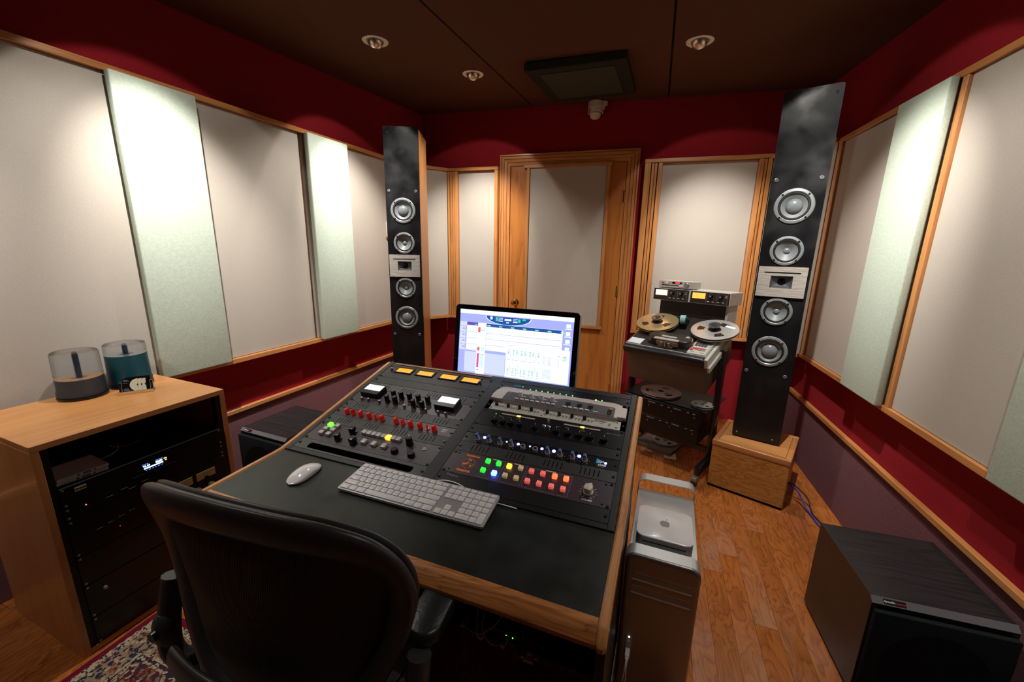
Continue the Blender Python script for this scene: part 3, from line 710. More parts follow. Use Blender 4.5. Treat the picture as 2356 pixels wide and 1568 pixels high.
# meter bridge, carried on a neck
b0 = Vector((0.9923, 2.8538, 1.0404)); btb = 0.0441
bUp = ZV*cos(btb)+tV*sin(btb); bD = tV*cos(btb)-ZV*sin(btb); MBr = MT.inverted() @ frame(b0, tU, bD, bUp)
br = ob('meter_bridge', G().box(0, 0.5, 0.004, 0.273, 0, 0.084, 0.003, 1), pale_grey, t); br.matrix_local = MBr
amber = glow('amber_meter', (1.0, 0.36, 0.06), 1.7); amber2 = glow('pale_amber_meter', (1.0, 0.66, 0.36), 2.4)
brown_plate = mat('brown_black_plate', (0.028, 0.014, 0.012), 0.4)
for x0, am in ((0.005, amber2), (0.257, amber)):
    fp = ob('face_plate', G().box(x0, x0+0.240, 0.0015, 0.006, 0.004, 0.079), brown_plate, br)
    # keep three levels: bridge > face plate parts are joined by kind
    ob('meter_window', G().box(x0+0.013, x0+0.094, 0.0000, 0.0014, 0.034, 0.071), am, br)
    ob('meter_needle', G().box(-0.0004, 0.0004, -0.0006, -0.0001, 0, 0.03, M=T(x0+0.05, 0, 0.036) @ Matrix.Rotation(rad(-28), 4, 'Y')), ink_dark, br)
    for sx in (0.0, 0.10, 0.164, 0.228):
        ob('divider', G().box(x0+sx, x0+sx+0.0018, -0.0002, 0.0016, 0.008, 0.074), grey_metal, br)
    for kx in (0.131, 0.191):
        g = G(); g.lathe([(0.013, 0), (0.012, 0.010), (0.0075, 0.011), (0.0070, 0.022), (0, 0.022)], 20, T(x0+kx, 0.0015, 0.054) @ FRONT); ob('knob', g, black_plastic, br)
        g = G(); g.lathe([(0.0071, 0.0222), (0.006, 0.0226), (0, 0.0226)], 16, T(x0+kx, 0.0015, 0.054) @ FRONT); ob('knob_cap', g, grey_metal, br)
        for i in range(7):
            a = rad(-130+i*43); ob('scale_mark', G().box(-0.0005, 0.0005, -0.0003, 0.0006, 0.0165, 0.0195, M=T(x0+kx, 0.0015, 0.054) @ Matrix.Rotation(a, 4, 'Y')), ink_white, br)
        for lx in (-0.022, 0.006): ob('legend', G().box(x0+kx+lx, x0+kx+lx+0.014, -0.0002, 0.0014, 0.018, 0.0215), ink_white, br)
    for z in (0.052, 0.063): ob('legend', G().box(x0+0.214, x0+0.225, -0.0002, 0.0014, z, z+0.003), ink_white, br)
ob('stitch_label', G().box(0.5001, 0.5006, 0.05, 0.12, 0.062, 0.066), ink_grey, br)
nk = ob('neck', G().box(0.03, 0.47, 0.07, 0.20, -0.16, -0.002), brown_plate, br)
ob('neck_bracket', G().box(0.471, 0.486, 0.055, 0.25, -0.20, -0.002, 0.002, 1), pale_grey, br)
for i in range(10): ob('cooling_fin', G().box(0.19+i*0.008, 0.193+i*0.008, 0.055, 0.0695, -0.15, -0.125), grey_metal, br)
# small counter box on top of the bridge
t = thing('varispeed_box', frame(b0+bUp*0.0845, tU, bD, bUp), 'small silver box with red digits on top of the tape machine', 'electronic box')
ob('case', G().box(0.031, 0.262, 0.004, 0.155, 0.004, 0.052, 0.0025, 1), pale_grey, t)
ob('front_panel', G().box(0.033, 0.260, 0.0015, 0.0042, 0.006, 0.050), silver, t)
ds = ob('display', G().box(0.125, 0.189, 0.0005, 0.0016, 0.032, 0.0445), matt_black, t)
red_led = glow('red_digits', (1.0, 0.03, 0.03), 4)
letter('10451', 0.0125, red_led, ds, T(0.162, 0.0003, 0.038) @ FRONT, bold=0.0006, sx=1.1, name='digits')
for x, m in ((0.054, kc[2]), (0.082, white_plastic)): ob('button', G().box(x, x+0.014, -0.006, 0.0016, 0.030, 0.042, 0.001, 1), m, t)
ob('button', G().box(0.104, 0.107, -0.001, 0.0016, 0.028, 0.042), kc[2], t)
ob('slider_slot', G().box(0.055, 0.172, 0.0004, 0.0016, 0.0185, 0.0235), matt_black, t)
ob('slider', G().box(0.172, 0.200, -0.002, 0.0016, 0.017, 0.025), white_plastic, t)
g = G(); g.lathe([(0.015, 0), (0.0145, 0.012), (0.012, 0.014), (0, 0.014)], 22, T(0.225, 0.0015, 0.029) @ FRONT); ob('knob', g, grey_metal, t)
for x in (0.05, 0.24):
    for y in (0.02, 0.13): ob('foot', G().cyl(x, y, 0.0, 0.0042, 0.008, 10), rubber, t)
# reels
gold = mat('gold_anodised', (0.80, 0.62, 0.33), 0.22, metal=0.75); silver_reel = mat('silver_reel', (0.72, 0.74, 0.73), 0.26, metal=0.65)
tape_b = mat('tape_pack', (0.035, 0.018, 0.012), 0.3)
def sector(cx, cy, r0, r1, a0, a1, n=6):
    return [(cx+r0*cos(a0+(a1-a0)*i/n), cy+r0*sin(a0+(a1-a0)*i/n)) for i in range(n+1)]+[(cx+r1*cos(a1-(a1-a0)*i/n), cy+r1*sin(a1-(a1-a0)*i/n)) for i in range(n+1)]
def reel(u, v, m, rot, label, pack=0.12):
    t = thing('tape_reel', MT @ T(u, v, 0.0008) @ Matrix.Rotation(rot, 4, 'Z'), label, 'tape reel', 'tape reels on the machine')
    holes = [sector(0, 0, 0.058, 0.098, a-rad(17), a+rad(17)) for a in (rad(90), rad(210), rad(330))]+[circ(0, 0, 0.036, 28)]
    A = FRONT.inverted()
    for z in (0.039, 0.026):
        g = plate_holes(circ(0, 0, 0.1333, 60), holes, 0, 0.0015); bmesh.ops.transform(g.bm, matrix=T(0, 0, z+0.0015) @ Matrix.Rotation(-pi/2, 4, 'X'), verts=g.bm.verts[:]); ob('flange', g, m, t, ang=20)
    g = G(); g.lathe([(0.058, 0.0277), (pack, 0.0277), (pack, 0.0385), (0.058, 0.0385)], 60, close=True); ob('tape_pack', g, tape_b, t)
    g = G(); g.lathe([(0.034, 0), (0.034, 0.030), (0.050, 0.030), (0.050, 0.0262), (0.057, 0.0262), (0.057, 0.0388), (0.034, 0.0388), (0.030, 0.044), (0.014, 0.047), (0, 0.047)], 36); ob('hub', g, black_plastic, t)
    g = G(); g.lathe([(0.013, 0.047), (0.014, 0.058), (0.034, 0.066), (0.035, 0.072), (0.030, 0.073), (0.008, 0.066), (0.005, 0.074), (0, 0.075)], 32); ob('hub_clamp', g, alu_dark, t)
    return t
alu_dark = mat('dark_aluminium', (0.25, 0.26, 0.26), 0.22, metal=0.9)
reel(0.0963, 0.2603, gold, rad(10), 'gold metal tape reel on the left of the tape machine')
r2 = reel(0.4579, 0.2643, silver_reel, rad(-25), 'silver metal tape reel on the right of the tape machine')
lb = ob('reel_label', G().box(-0.03, 0.03, -0.011, 0.011, 0.0408, 0.0413, M=Matrix.Rotation(rad(60), 4, 'Z') @ T(0.09, 0, 0) @ Matrix.Rotation(rad(-52), 4, 'Z')), mat('paper', (0.8, 0.82, 0.8), 0.7), r2)
# tape dispenser between the reels
t = thing('tape_dispenser', MT @ T(0.245, 0.335, 0.0008) @ Matrix.Rotation(rad(100), 4, 'Z'), 'black desk dispenser holding a roll of teal tape, between the two reels', 'tape dispenser')
g = G(); p = [(-0.055, 0), (0.06, 0), (0.062, 0.030), (0.035, 0.022), (0.012, 0.030), (-0.02, 0.062), (-0.045, 0.060), (-0.058, 0.03)]
for s_ in (-0.022, 0.018):
    a = [g.bm.verts.new((x, s_, z)) for x, z in p]; b = [g.bm.verts.new((x, s_+0.004, z)) for x, z in p]; n = len(p)
    for i in range(n): g.bm.faces.new((a[i], a[(i+1) % n], b[(i+1) % n], b[i]))
    g.bm.faces.new(a); g.bm.faces.new(list(reversed(b)))
g.box(-0.055, 0.06, -0.022, 0.022, 0, 0.012); ob('body', g, black_plastic, t)
g = G(); g.lathe([(0.014, -0.016), (0.030, -0.016), (0.030, 0.016), (0.014, 0.016)], 32, T(-0.022, 0, 0.052) @ FRONT, close=True); ob('tape_roll', g, mat('teal_tape', (0.25, 0.50, 0.50), 0.35), t)
# stand
t = thing('tape_machine_stand', frame(Vector((TP.x, TP.y, 0)), tU, tV, ZV), 'black metal roll-around stand carrying the tape machine', 'equipment stand')
gloss_black = mat('gloss_black_paint', (0.010, 0.010, 0.011), 0.2)
def zdeck(y, h): return TP.z+y*tan(TT)+h/cos(TT)
for u in (-0.030, 0.538):
    g = G(); g.box(u-0.014, u+0.014, 0.17, 0.235, 0.10, zdeck(0.2, -0.05), 0.006, 2); ob('upright', g, gloss_black, t)
    g = G(); g.box(u-0.016, u+0.016, -0.012, 0.46, 0.060, 0.115, 0.008, 2); ob('foot_bar', g, gloss_black, t)
    for y in (-0.030, 0.435):
        c = ob('caster', G().cyl(y, 0.026, u-0.012, u+0.012, 0.026, 20, axis='x'), rubber, t)
        ob('caster_fork', G().box(u-0.016, u+0.016, y-0.018, y+0.018, 0.03, 0.0615, 0.003, 1), grey_metal, c)
ob('cross_bar', G().box(-0.016, 0.531, 0.19, 0.22, 0.13, 0.16), gloss_black, t)
for z0, sx in ((0.440, 1),):
    ob('shelf', G().box(-0.015, 0.530, 0.06, 0.42, 0.434, 0.440), black_metal, t)
# two rack decks hung in the stand
def deck_unit(z0, z1, label):
    t2 = thing('rack_recorder', frame(Vector((TP.x, TP.y, 0))+tU*0.016+tV*0.045, tU, tV, ZV), label, 'rack unit', 'black rack recorders in the tape stand')
    ob('case', G().box(0.0, 0.482, 0.004, 0.30, z0, z1, 0.002, 1), black_metal, t2)
    ob('face', G().box(0.0, 0.482, 0.0, 0.0039, z0, z1, 0.001, 1), black_plastic, t2)
    zt = z1-0.014
    letter('YAMAHA', 0.012, ink_grey, t2, T(0.18, -0.0005, zt) @ FRONT, bold=0.0003); letter('YAMAHA', 0.012, ink_grey, t2, T(0.345, -0.0005, zt) @ FRONT, bold=0.0003)
    for x in (0.03, 0.05, 0.24, 0.285, 0.405, 0.44): ob('legend', G().box(x, x+0.016, -0.0005, 0.0002, zt-0.004, zt), ink_grey, t2)
    for x in (0.02, 0.16, 0.31, 0.45): ob('legend', G().box(x, x+0.006, -0.0005, 0.0002, zt-0.026, zt-0.021), ink_grey, t2)
deck_unit(0.330, 0.432, 'black rack recorder with white maker names, upper one under the tape machine')
deck_unit(0.222, 0.327, 'black rack recorder, lower one under the tape machine')
# things lying on the stand shelf
def lying_reel(u, v, r, m, label, z=0.4405):
    t3 = thing('tape_reel', frame(Vector((TP.x, TP.y, z))+tU*u+tV*v, tU, tV, ZV), label, 'tape reel')
    for zz in (0.0, 0.011):
        g = plate_holes(circ(0, 0, r, 44), [sector(0, 0, r*0.4, r*0.75, a-rad(17), a+rad(17)) for a in (rad(90), rad(210), rad(330))]+[circ(0, 0, r*0.14, 18)], 0, 0.0015)
        bmesh.ops.transform(g.bm, matrix=T(0, 0, zz+0.0015) @ Matrix.Rotation(-pi/2, 4, 'X'), verts=g.bm.verts[:]); ob('flange', g, m, t3, ang=20)
    g = G(); g.lathe([(r*0.4, 0.0017), (r*0.62, 0.0017), (r*0.62, 0.0108), (r*0.4, 0.0108)], 40, close=True); ob('tape_pack', g, tape_b, t3)
    return t3
lying_reel(0.185, 0.20, 0.130, mat('pink_clear_reel', (0.42, 0.28, 0.24), 0.25), 'pinkish tape reel lying on the shelf below the tape machine')
lying_reel(0.47, 0.16, 0.065, mat('grey_clear_reel', (0.30, 0.30, 0.30), 0.25), 'small grey tape reel on the shelf right, below the tape machine')
t = thing('tape_box', frame(Vector((1.10, 2.72, 0)), tU, tV, ZV), 'open cardboard tape box on the floor under the black stand', 'box')
card = mat('worn_cardboard', (0.20, 0.15, 0.12), 0.8, var=0.5, vscale=30)
ob('tray', G().box(-0.14, 0.14, -0.14, 0.14, 0, 0.018, 0.002, 1), card, t)
ob('lid', G().box(-0.14, 0.14, 0.0, 0.004, 0, 0.27, M=T(0, 0.146, 0.0) @ Matrix.Rotation(rad(-6), 4, 'X')), card, t)
lying_reel(0.40, -0.0, 0.088, mat('white_clear_reel', (0.42, 0.40, 0.38), 0.3), 'pale tape reel lying in the tape box on the floor', 0.0185).matrix_world = frame(Vector((1.13, 2.70, 0.0185)), tU, tV, ZV)
# ================================================================== THE DESK
DYAW = rad(-20.565)
dU = Vector((cos(DYAW), sin(DYAW), 0)); dV = Vector((-sin(DYAW), cos(DYAW), 0))
WS, RS = rad(1.5), rad(14.3)
dW = dV*cos(WS)+ZV*sin(WS); dWn = -dV*sin(WS)+ZV*cos(WS)
dR = dV*cos(RS)+ZV*sin(RS); dRn = -dV*sin(RS)+ZV*cos(RS)
A0 = Vector((-0.80804, 0.96622, 0.71874)); ZT = A0.z
MD = frame(Vector((A0.x, A0.y, 0)), dU, dV, ZV); MW = frame(A0, dU, dW, dWn)
CB = A0+dW*0.233; MRK = frame(CB, dU, dR, dRn)
DW = 1.043; VB, ZB = 0.233, ZT+0.233*tan(WS); VE = VB+0.58*cos(RS); ZE = ZB+0.58*sin(RS)
oak_edge = wood("oak_edge_y", TRIM_L, TRIM_D, "y", rings=5, pores=0.8, cath=0.4)
desk = thing('studio_desk', MD, 'black-topped studio desk with oak edges and two sloping equipment bays', 'desk')
W2D = MD.inverted() @ MW; R2D = MD.inverted() @ MRK
def dpart(name, g, m, M=None, ang=32):
    o = ob(name, g, m, desk, ang=ang)
    if M is not None: o.matrix_local = M
    return o
dpart('worktop', G().box(0.0005, DW-0.0005, 0.0005, 0.243, -0.026, 0.0), black_lam, W2D)
# oak nosing: flat strip, 45 degree bevel, short face
g = G(); prof = [(0.0, -0.036), (0.0, 0.0006), (-0.0150, 0.0006), (-0.0165, 0.0), (-0.0345, -0.0190), (-0.0362, -0.0215), (-0.0362, -0.0300), (-0.0335, -0.0345), (-0.030, -0.036)]
g.loft([[Vector((x, v, h)) for v, h in prof] for x in (0.0004, DW-0.0004)]); dpart('front_rail', g, oak_x, W2D, ang=25)
def side_prism(u0, u1, pts, bev=0.0):
    g = G(); rings = []
    for u, ins in ((u0, bev), (u0+bev, 0), (u1-bev, 0), (u1, bev)) if bev else ((u0, 0), (u1, 0)):
        n = len(pts); out = []
        for i in range(n):
            p, q, r_ = Vector(pts[i-1]), Vector(pts[i]), Vector(pts[(i+1) % n])
            a = (q-p).normalized(); b = (r_-q).normalized(); nn = Vector((-(a.y+b.y), a.x+b.x)).normalized()
            k = ins/max(0.3, nn.dot(Vector((-a.y, a.x))))
            q2 = q+nn*k; out.append(Vector((u, q2.x, q2.y)))
        rings.append(out)
    g.loft(rings); return g
trim = [(-0.030, ZT-0.040), (-0.038, ZT-0.034), (-0.040, ZT-0.022), (-0.037, ZT-0.017), (-0.019, ZT+0.001), (-0.013, ZT+0.0032),
        (VB-0.03, ZB+0.0025), (VB-0.005, ZB+0.0045), (VB+0.02, ZB+0.0095), (VE-0.006, ZE+0.003), (VE, ZE-0.002), (VE, ZE-0.045), (VB, ZB-0.045), (0.0, ZT-0.041)]
trim = list(reversed(trim))
dpart('side_trim', side_prism(-0.0185, 0.0, trim, 0.004), oak_edge, ang=40)
dpart('side_trim', side_prism(DW, DW+0.0195, trim, 0.005), oak_edge, ang=40)
sp = list(reversed([(0.03, 0.0), (0.03, ZT-0.046), (VB, ZB-0.046), (VE, ZE-0.046), (VE, 0.0)]))
dpart('side_panel', side_prism(-0.014, 0.004, sp), black); dpart('side_panel', side_prism(DW-0.004, DW+0.0145, sp), black)
dpart('back_panel', G().box(0.0045, DW-0.0045, VE-0.018, VE, 0.08, ZE-0.036), black)
dpart('rear_shelf', G().box(0.02, DW-0.02, VE+0.001, VE+0.30, 0.69, 0.71), black)
for u in (0.06, DW-0.08): dpart('shelf_leg', G().box(u, u+0.02, VE+0.26, VE+0.28, 0, 0.6895), black)
dpart('under_shelf', G().box(0.0045, DW-0.0045, 0.14, 0.50, 0.385, 0.403), black)
# bay frames
bar = black_metal
dpart('bay_frame', G().box(0.001, 0.0175, 0.0, 0.579, -0.03, 0.004, 0.001, 1), bar, R2D)
dpart('bay_frame', G().box(0.5012, 0.5405, 0.0, 0.579, -0.03, 0.004, 0.001, 1), bar, R2D)
dpart('bay_frame', G().box(1.0240, DW-0.001, 0.0, 0.579, -0.03, 0.004, 0.001, 1), bar, R2D)
dpart('bay_lip', G().box(0.018, 0.5008, 0.0, 0.0165, -0.012, 0.004, 0.001, 1), bar, R2D); dpart('bay_lip', G().box(0.541, 1.0236, 0.0, 0.0165, -0.012, 0.004, 0.001, 1), bar, R2D)
dpart('bay_top', G().box(0.018, 0.5008, 0.5505, 0.579, -0.012, 0.0035, 0.001, 1), bar, R2D); dpart('bay_top', G().box(0.541, 1.0236, 0.5505, 0.579, -0.012, 0.0035, 0.001, 1), bar, R2D)
dpart('wood_strip', G().box(0.035, 0.488, 0.5620, 0.5705, 0.0036, 0.0062, 0.001, 1), oak_x, R2D)

# ================================================================== RACK EQUIPMENT
RU = 0.04445
screw_me = None
def unit(side, v0, n, name, label, face, group=None, chassis=True, z0=0.0004, thick=0.0030, screws=True, cat='rack unit', xi=0.0):
    global screw_me
    u0 = 0.0182 if side == 'L' else 0.5409
    t = thing(name, MRK @ T(u0, v0, 0), label, cat, group); h = n*RU-0.0007
    if face is not None: ob('face_plate', G().box(xi, 0.4826-xi, 0.0004, h, z0, z0+thick, 0.0006, 1), face, t)
    if chassis: ob('chassis', G().box(0.022, 0.460, 0.003, h-0.003, -0.11, -0.0002), black_metal, t)
    if screws:
        if screw_me is None:
            g = G(); g.lathe([(0.0045, 0), (0.0045, 0.0018), (0.003, 0.003), (0, 0.003)], 12); screw_me = g.mesh('rack_screw'); screw_me.materials.append(black_plastic)
        for x in (0.008, 0.4746):
            for y in ((h/2,) if n < 1.5 else (0.0064, h-0.0064)): ob('rack_screw', screw_me, None, t, (x, y, z0+thick))
    return t
Z0 = 0.0034
def slots_panel(side, v0, label):
    """vent panel: real slots in four groups of five"""
    t = unit(side, v0, 1, 'vent_panel', label, None, 'slotted vent panels in the desk bays', chassis=False, screws=True)
    h = RU-0.0007; holes = []
    for c in (0.050, 0.165, 0.280, 0.385):
        for i in range(5):
            x = c+i*0.0125; holes.append([(x-0.0012, 0.009), (x+0.0012, 0.009), (x+0.0012, h-0.009), (x-0.0012, h-0.009)])
    g = plate_holes([(0, 0.0004), (0.4826, 0.0004), (0.4826, h), (0, h)], holes, 0.0, 0.003)
    bmesh.ops.transform(g.bm, matrix=T(0, 0, 0.0004) @ Matrix.Diagonal((1, 1, 1, 1)) @ Matrix(((1, 0, 0, 0), (0, 0, 1, 0), (0, 1, 0, 0), (0, 0, 0, 1))), verts=g.bm.verts[:])
    ob('face_plate', g, vent_m, t, ang=20)
    ob('backing', G().box(0.01, 0.4726, 0.002, h-0.002, -0.02, -0.012), matt_black, t)
vent_m = mat('vent_black', (0.022, 0.022, 0.022), 0.42, bump=0.1, bscale=900)
rows = [0.061, 0.150, 0.194, 0.239, 0.283, 0.372, 0.417, 0.461]
lab = ['just above the six-button console', 'just above the red-knob equaliser', 'just above the twin-meter compressor']
for v, l in zip((0.150, 0.239, 0.372), lab): slots_panel('L', v, 'black slotted vent panel in the left bay, '+l)
slots_panel('R', 0.150, 'black slotted vent panel in the right bay, just above the lit button panel')

bcache = {}
def button(t, x, y, w, h, d, m, name='button', r=0.0014, z=Z0):
    k = (w, h, d, m.name, r)
    if k not in bcache:
        me = G().prism(rrect(0, 0, w, h, r, 2), 0, d, bev=0.0008).mesh('button'); me.materials.append(m); bcache[k] = me
    return ob(name, bcache[k], None, t, (x, y, z))
kcache = {}
def knob(t, x, y, kind, rot=0.0, z=Z0, name='knob'):
    if kind not in kcache:
        g = G()
        if kind == 'square':     # tall flat-sided black knob
            g.lathe([(0.0125, 0), (0.0125, 0.004), (0.0085, 0.0055), (0, 0.0055)], 20); g.box(-0.0085, 0.0085, -0.0105, 0.0105, 0.0055, 0.023, 0.0018, 2); m = black_plastic
        elif kind == 'bar':
            g.lathe([(0.0095, 0), (0.0095, 0.004), (0.007, 0.0055), (0, 0.0055)], 18); g.box(-0.0035, 0.0035, -0.009, 0.009, 0.005, 0.021, 0.0012, 2); m = black_plastic
        elif kind == 'tall':
            g.lathe([(0.0105, 0), (0.0105, 0.003), (0.008, 0.005), (0, 0.005)], 18); g.box(-0.0062, 0.0062, -0.0075, 0.0075, 0.005, 0.030, 0.0012, 2); m = black_plastic
        elif kind == 'red':
            g.lathe([(0.0088, 0), (0.0085, 0.012), (0.0072, 0.019), (0.004, 0.0215), (0, 0.022)], 18); m = red_knob
        elif kind == 'redthin':
            g.lathe([(0.0075, 0), (0.0075, 0.003), (0, 0.003)], 14); g.box(-0.0022, 0.0022, -0.0078, 0.0078, 0.003, 0.021, 0.002, 3); m = red_knob
        elif kind == 'white':
            g.lathe([(0.0078, 0), (0.0068, 0.0105), (0.0064, 0.011), (0.0058, 0.0195), (0.0048, 0.0205), (0, 0.0205)], 18); m = white_plastic
        elif kind == 'grey':
            g.lathe([(0.0085, 0), (0.0078, 0.011), (0.0068, 0.012), (0, 0.012)], 18); m = face_grey
        elif kind == 'smallblack':
            g.lathe([(0.0062, 0), (0.0055, 0.011), (0.0045, 0.012), (0, 0.012)], 14); m = black_plastic
        elif kind == 'smallwhite':
            g.lathe([(0.0032, 0), (0.0028, 0.008), (0, 0.0085)], 12); m = white_plastic
        elif kind == 'blackround':
            g.lathe([(0.012, 0), (0.0105, 0.012), (0.0095, 0.013), (0, 0.013)], 20); m = black_plastic
        elif kind == 'api':
            g.lathe([(0.0085, 0), (0.0082, 0.003), (0.0068, 0.0045), (0.0062, 0.014), (0, 0.014)], 18); m = api_body
        elif kind == 'mini':
            g.lathe([(0.005, 0), (0.004, 0.012), (0, 0.013)], 12); m = grey_metal
        me = g.mesh('knob'); me.materials.append(m); kcache[kind] = me
    o = ob(name, kcache[kind], None, t, (x, y, z)); o.rotation_euler = (0, 0, rot)
    return o
red_knob = mat('red_translucent_knob', (0.55, 0.012, 0.008), 0.18, emit=(1, 0.03, 0.01), estr=0.10)
face_grey = mat('interface_grey', (0.085, 0.08, 0.085), 0.45)
api_body = mat('grey_pink_knob', (0.34, 0.30, 0.30), 0.4)
api_blue = mat('blue_knob_cap', (0.06, 0.12, 0.32), 0.35)
btn_grey = mat('button_grey', (0.42, 0.38, 0.36), 0.4)
g_green = glow('lit_green', (0.10, 1.0, 0.02), 2.6); g_green2 = glow('green_button', (0.03, 0.75, 0.05), 1.1)
g_amber = glow('lit_amber', (1.0, 0.50, 0.03), 2.6); g_blue = glow('lit_blue', (0.05, 0.12, 1.0), 14); g_yel = mat('pale_yellow_button', (0.75, 0.60, 0.30), 0.4, emit=(1, 0.75, 0.3), estr=0.12)
g_red = mat('coral_button', (0.85, 0.22, 0.18), 0.4, emit=(1, 0.15, 0.1), estr=0.45); g_red2 = glow('lit_red', (1.0, 0.10, 0.03), 2.6)
g_led = glow('green_led', (0.1, 1.0, 0.05), 4); g_ledb = glow('blue_led', (0.12, 0.18, 1.0), 12); g_ledy = glow('yellow_led', (0.9, 1.0, 0.1), 5); g_cyan = glow('cyan_print', (0.02, 0.25, 0.5), 0.3)
vu_am = glow('vu_amber', (1.0, 0.32, 0.015), 1.25); lcd = glow('lcd_white', (0.75, 0.88, 1.0), 1.1); g_ledr = glow('red_led', (1.0, 0.05, 0.03), 6); g_leddot = glow('orange_led', (1.0, 0.25, 0.02), 6)

# ---- left bay, from the top
t = unit('L', 0.461, 2, 'vu_meter_panel', 'black panel with four amber meters, topmost in the left desk bay', black_metal)
for u in (0.068, 0.170, 0.279, 0.377):
    x = u-0.018; bz = ob('meter_bezel', plate_holes(rrect(x+0.037, 0.0645, 0.084, 0.045, 0.003, 3), [rrect(x+0.037, 0.0630, 0.072, 0.033, 0.001, 1)], 0, 0.004), black_plastic, t, ang=20)
    bz.matrix_local = Matrix(((1, 0, 0, 0), (0, 0, 1, 0), (0, 1, 0, 0), (0, 0, Z0, 1))).transposed() if False else T(0, 0, Z0) @ Matrix(((1, 0, 0, 0), (0, 0, 1, 0), (0, 1, 0, 0), (0, 0, 0, 1)))
    ob('meter_window', G().box(x+0.0015, x+0.0725, 0.047, 0.079, Z0, Z0+0.0012), vu_am, t)
    for i in range(9): ob('scale_mark', G().box(-0.0003, 0.0003, 0.018, 0.0205, Z0+0.0012, Z0+0.0015, M=T(x+0.037, 0.050, 0) @ Matrix.Rotation(rad(44-i*11), 4, 'Z')), ink_dark, t)
    letter('Left 1-8' if u in (0.068, 0.279) else 'Right 1-8', 0.0055, ink_grey, t, T(x+0.030, 0.036, Z0+0.0004))
for u in (0.047, 0.460): knob(t, u-0.018, 0.055, 'mini'); letter('meter', 0.005, ink_grey, t, T(u-0.018, 0.040, Z0+0.0004)); letter('meter', 0.005, ink_grey, t, T(u-0.018, 0.072, Z0+0.0004))
unit('L', 0.417, 1, 'blank_panel', 'plain black blank panel below the amber meters in the left bay', black_metal, 'blank panels')
t = unit('L', 0.283, 2, 'twin_meter_compressor', 'dark plum compressor with two lit white meters and black knobs, left bay', plum_plate)
def meterbox(x):
    b = ob('meter_box', G().box(x, x+0.079, 0.034, 0.092, Z0, Z0+0.020, 0.0015, 1), black_plastic, t)
    ob('meter_window', G().box(x+0.004, x+0.075, 0.055, 0.089, Z0+0.0201, Z0+0.0206), lcd, b)
meterbox(0.028); meterbox(0.352)
for u in (0.183, 0.217, 0.254, 0.292, 0.332): knob(t, u-0.020, 0.060, 'tall', rng.uniform(-0.5, 0.5))
for u in (0.176, 0.211, 0.290, 0.327): knob(t, u-0.020, 0.028, 'tall', rng.uniform(-0.5, 0.5))
for x in (0.05, 0.08, 0.13, 0.24, 0.33, 0.38, 0.41): knob(t, x, 0.014, 'mini'); 
for x in (0.06, 0.14, 0.25, 0.30, 0.345, 0.40, 0.43): ob('legend', G().box(x, x+0.012, 0.021, 0.0226, Z0-0.0001, Z0+0.0003), ink_grey, t)
t = unit('L', 0.194, 1, 'red_knob_equaliser', 'black equaliser with a row of twelve glowing red knobs, left bay', plum_plate)
for i, u in enumerate((0.073, 0.101, 0.133, 0.170, 0.198, 0.224, 0.283, 0.310, 0.341, 0.378, 0.406, 0.433)):
    o = knob(t, u-0.0185, 0.018, 'redthin' if i % 6 in (1, 4) else 'red', rng.uniform(-0.8, 0.8))
    for k in range(5): ob('scale_mark', G().box(-0.0003, 0.0003, 0.0105, 0.0125, Z0, Z0+0.0003, M=T(u-0.0185, 0.018, 0) @ Matrix.Rotation(rad(70-k*35), 4, 'Z')), ink_grey, t)
letter('MINI', 0.0085, ink_white, t, T(0.447, 0.0285, Z0+0.0004), bold=0.0003, shear=0.2); letter('MASSIVE', 0.0055, ink_white, t, T(0.447, 0.0200, Z0+0.0004), bold=0.0002)
ob('print_line', G().box(0.244, 0.2446, 0.008, 0.038, Z0, Z0+0.0003).box(0.4275, 0.4281, 0.006, 0.039, Z0, Z0+0.0003).box(0.02, 0.4275, 0.0388, 0.0393, Z0, Z0+0.0003), ink_grey, t)
t = unit('L', 0.061, 2, 'monitor_console', 'dark plum console with grey square buttons, one lit green and one lit amber', plum_plate)
for u in (0.068, 0.098):
    for v in (0.139, 0.117, 0.096):
        m = g_green if (u, v) == (0.068, 0.139) else btn_grey
        button(t, u-0.0195, v-0.0640, 0.0175, 0.0155, 0.010, m, r=0.003)
for i in range(8): button(t, 0.1935+i*0.0193, 0.0735, 0.0165, 0.0165, 0.010, g_amber if i == 5 else btn_grey, r=0.002)
for u in (0.243, 0.282, 0.321): button(t, u-0.0195, 0.0335, 0.0165, 0.0185, 0.010, btn_grey, r=0.002)
for u, v, r_ in ((0.144, 0.088, 0.5), (0.171, 0.128, 0.3), (0.208, 0.085, -0.2)): knob(t, u-0.0195, v-0.0625, 'square', r_)
for u, v, r_ in ((0.365, 0.088, 0.8), (0.392, 0.132, 0.4), (0.426, 0.088, 0.9)): knob(t, u-0.0195, v-0.0625, 'blackround', r_)
g = G(); g.lathe([(0.0105, 0.013), (0.0105, 0.026), (0.008, 0.028), (0, 0.028)], 18, T(0.392-0.0195, 0.0695, Z0)); ob('knob', g, black_plastic, t)
ob('knob_pointer', G().box(0.369, 0.371, 0.0725, 0.081, Z0+0.0275, Z0+0.0287), ink_white, t)
g = G(); g.lathe([(0.006, 0), (0.006, 0.002), (0.0035, 0.002), (0.0035, 0.0005), (0, 0.0005)], 14, T(0.430, 0.062, Z0)); ob('socket', g, grey_metal, t)
for x, y in ((0.14, 0.079), (0.165, 0.047), (0.185, 0.047), (0.365, 0.045), (0.43, 0.077), (0.40, 0.045), (0.30, 0.018), (0.25, 0.018), (0.385, 0.012)): ob('legend', G().box(x, x+0.013, y, y+0.0014, Z0, Z0+0.0003), ink_grey, t)
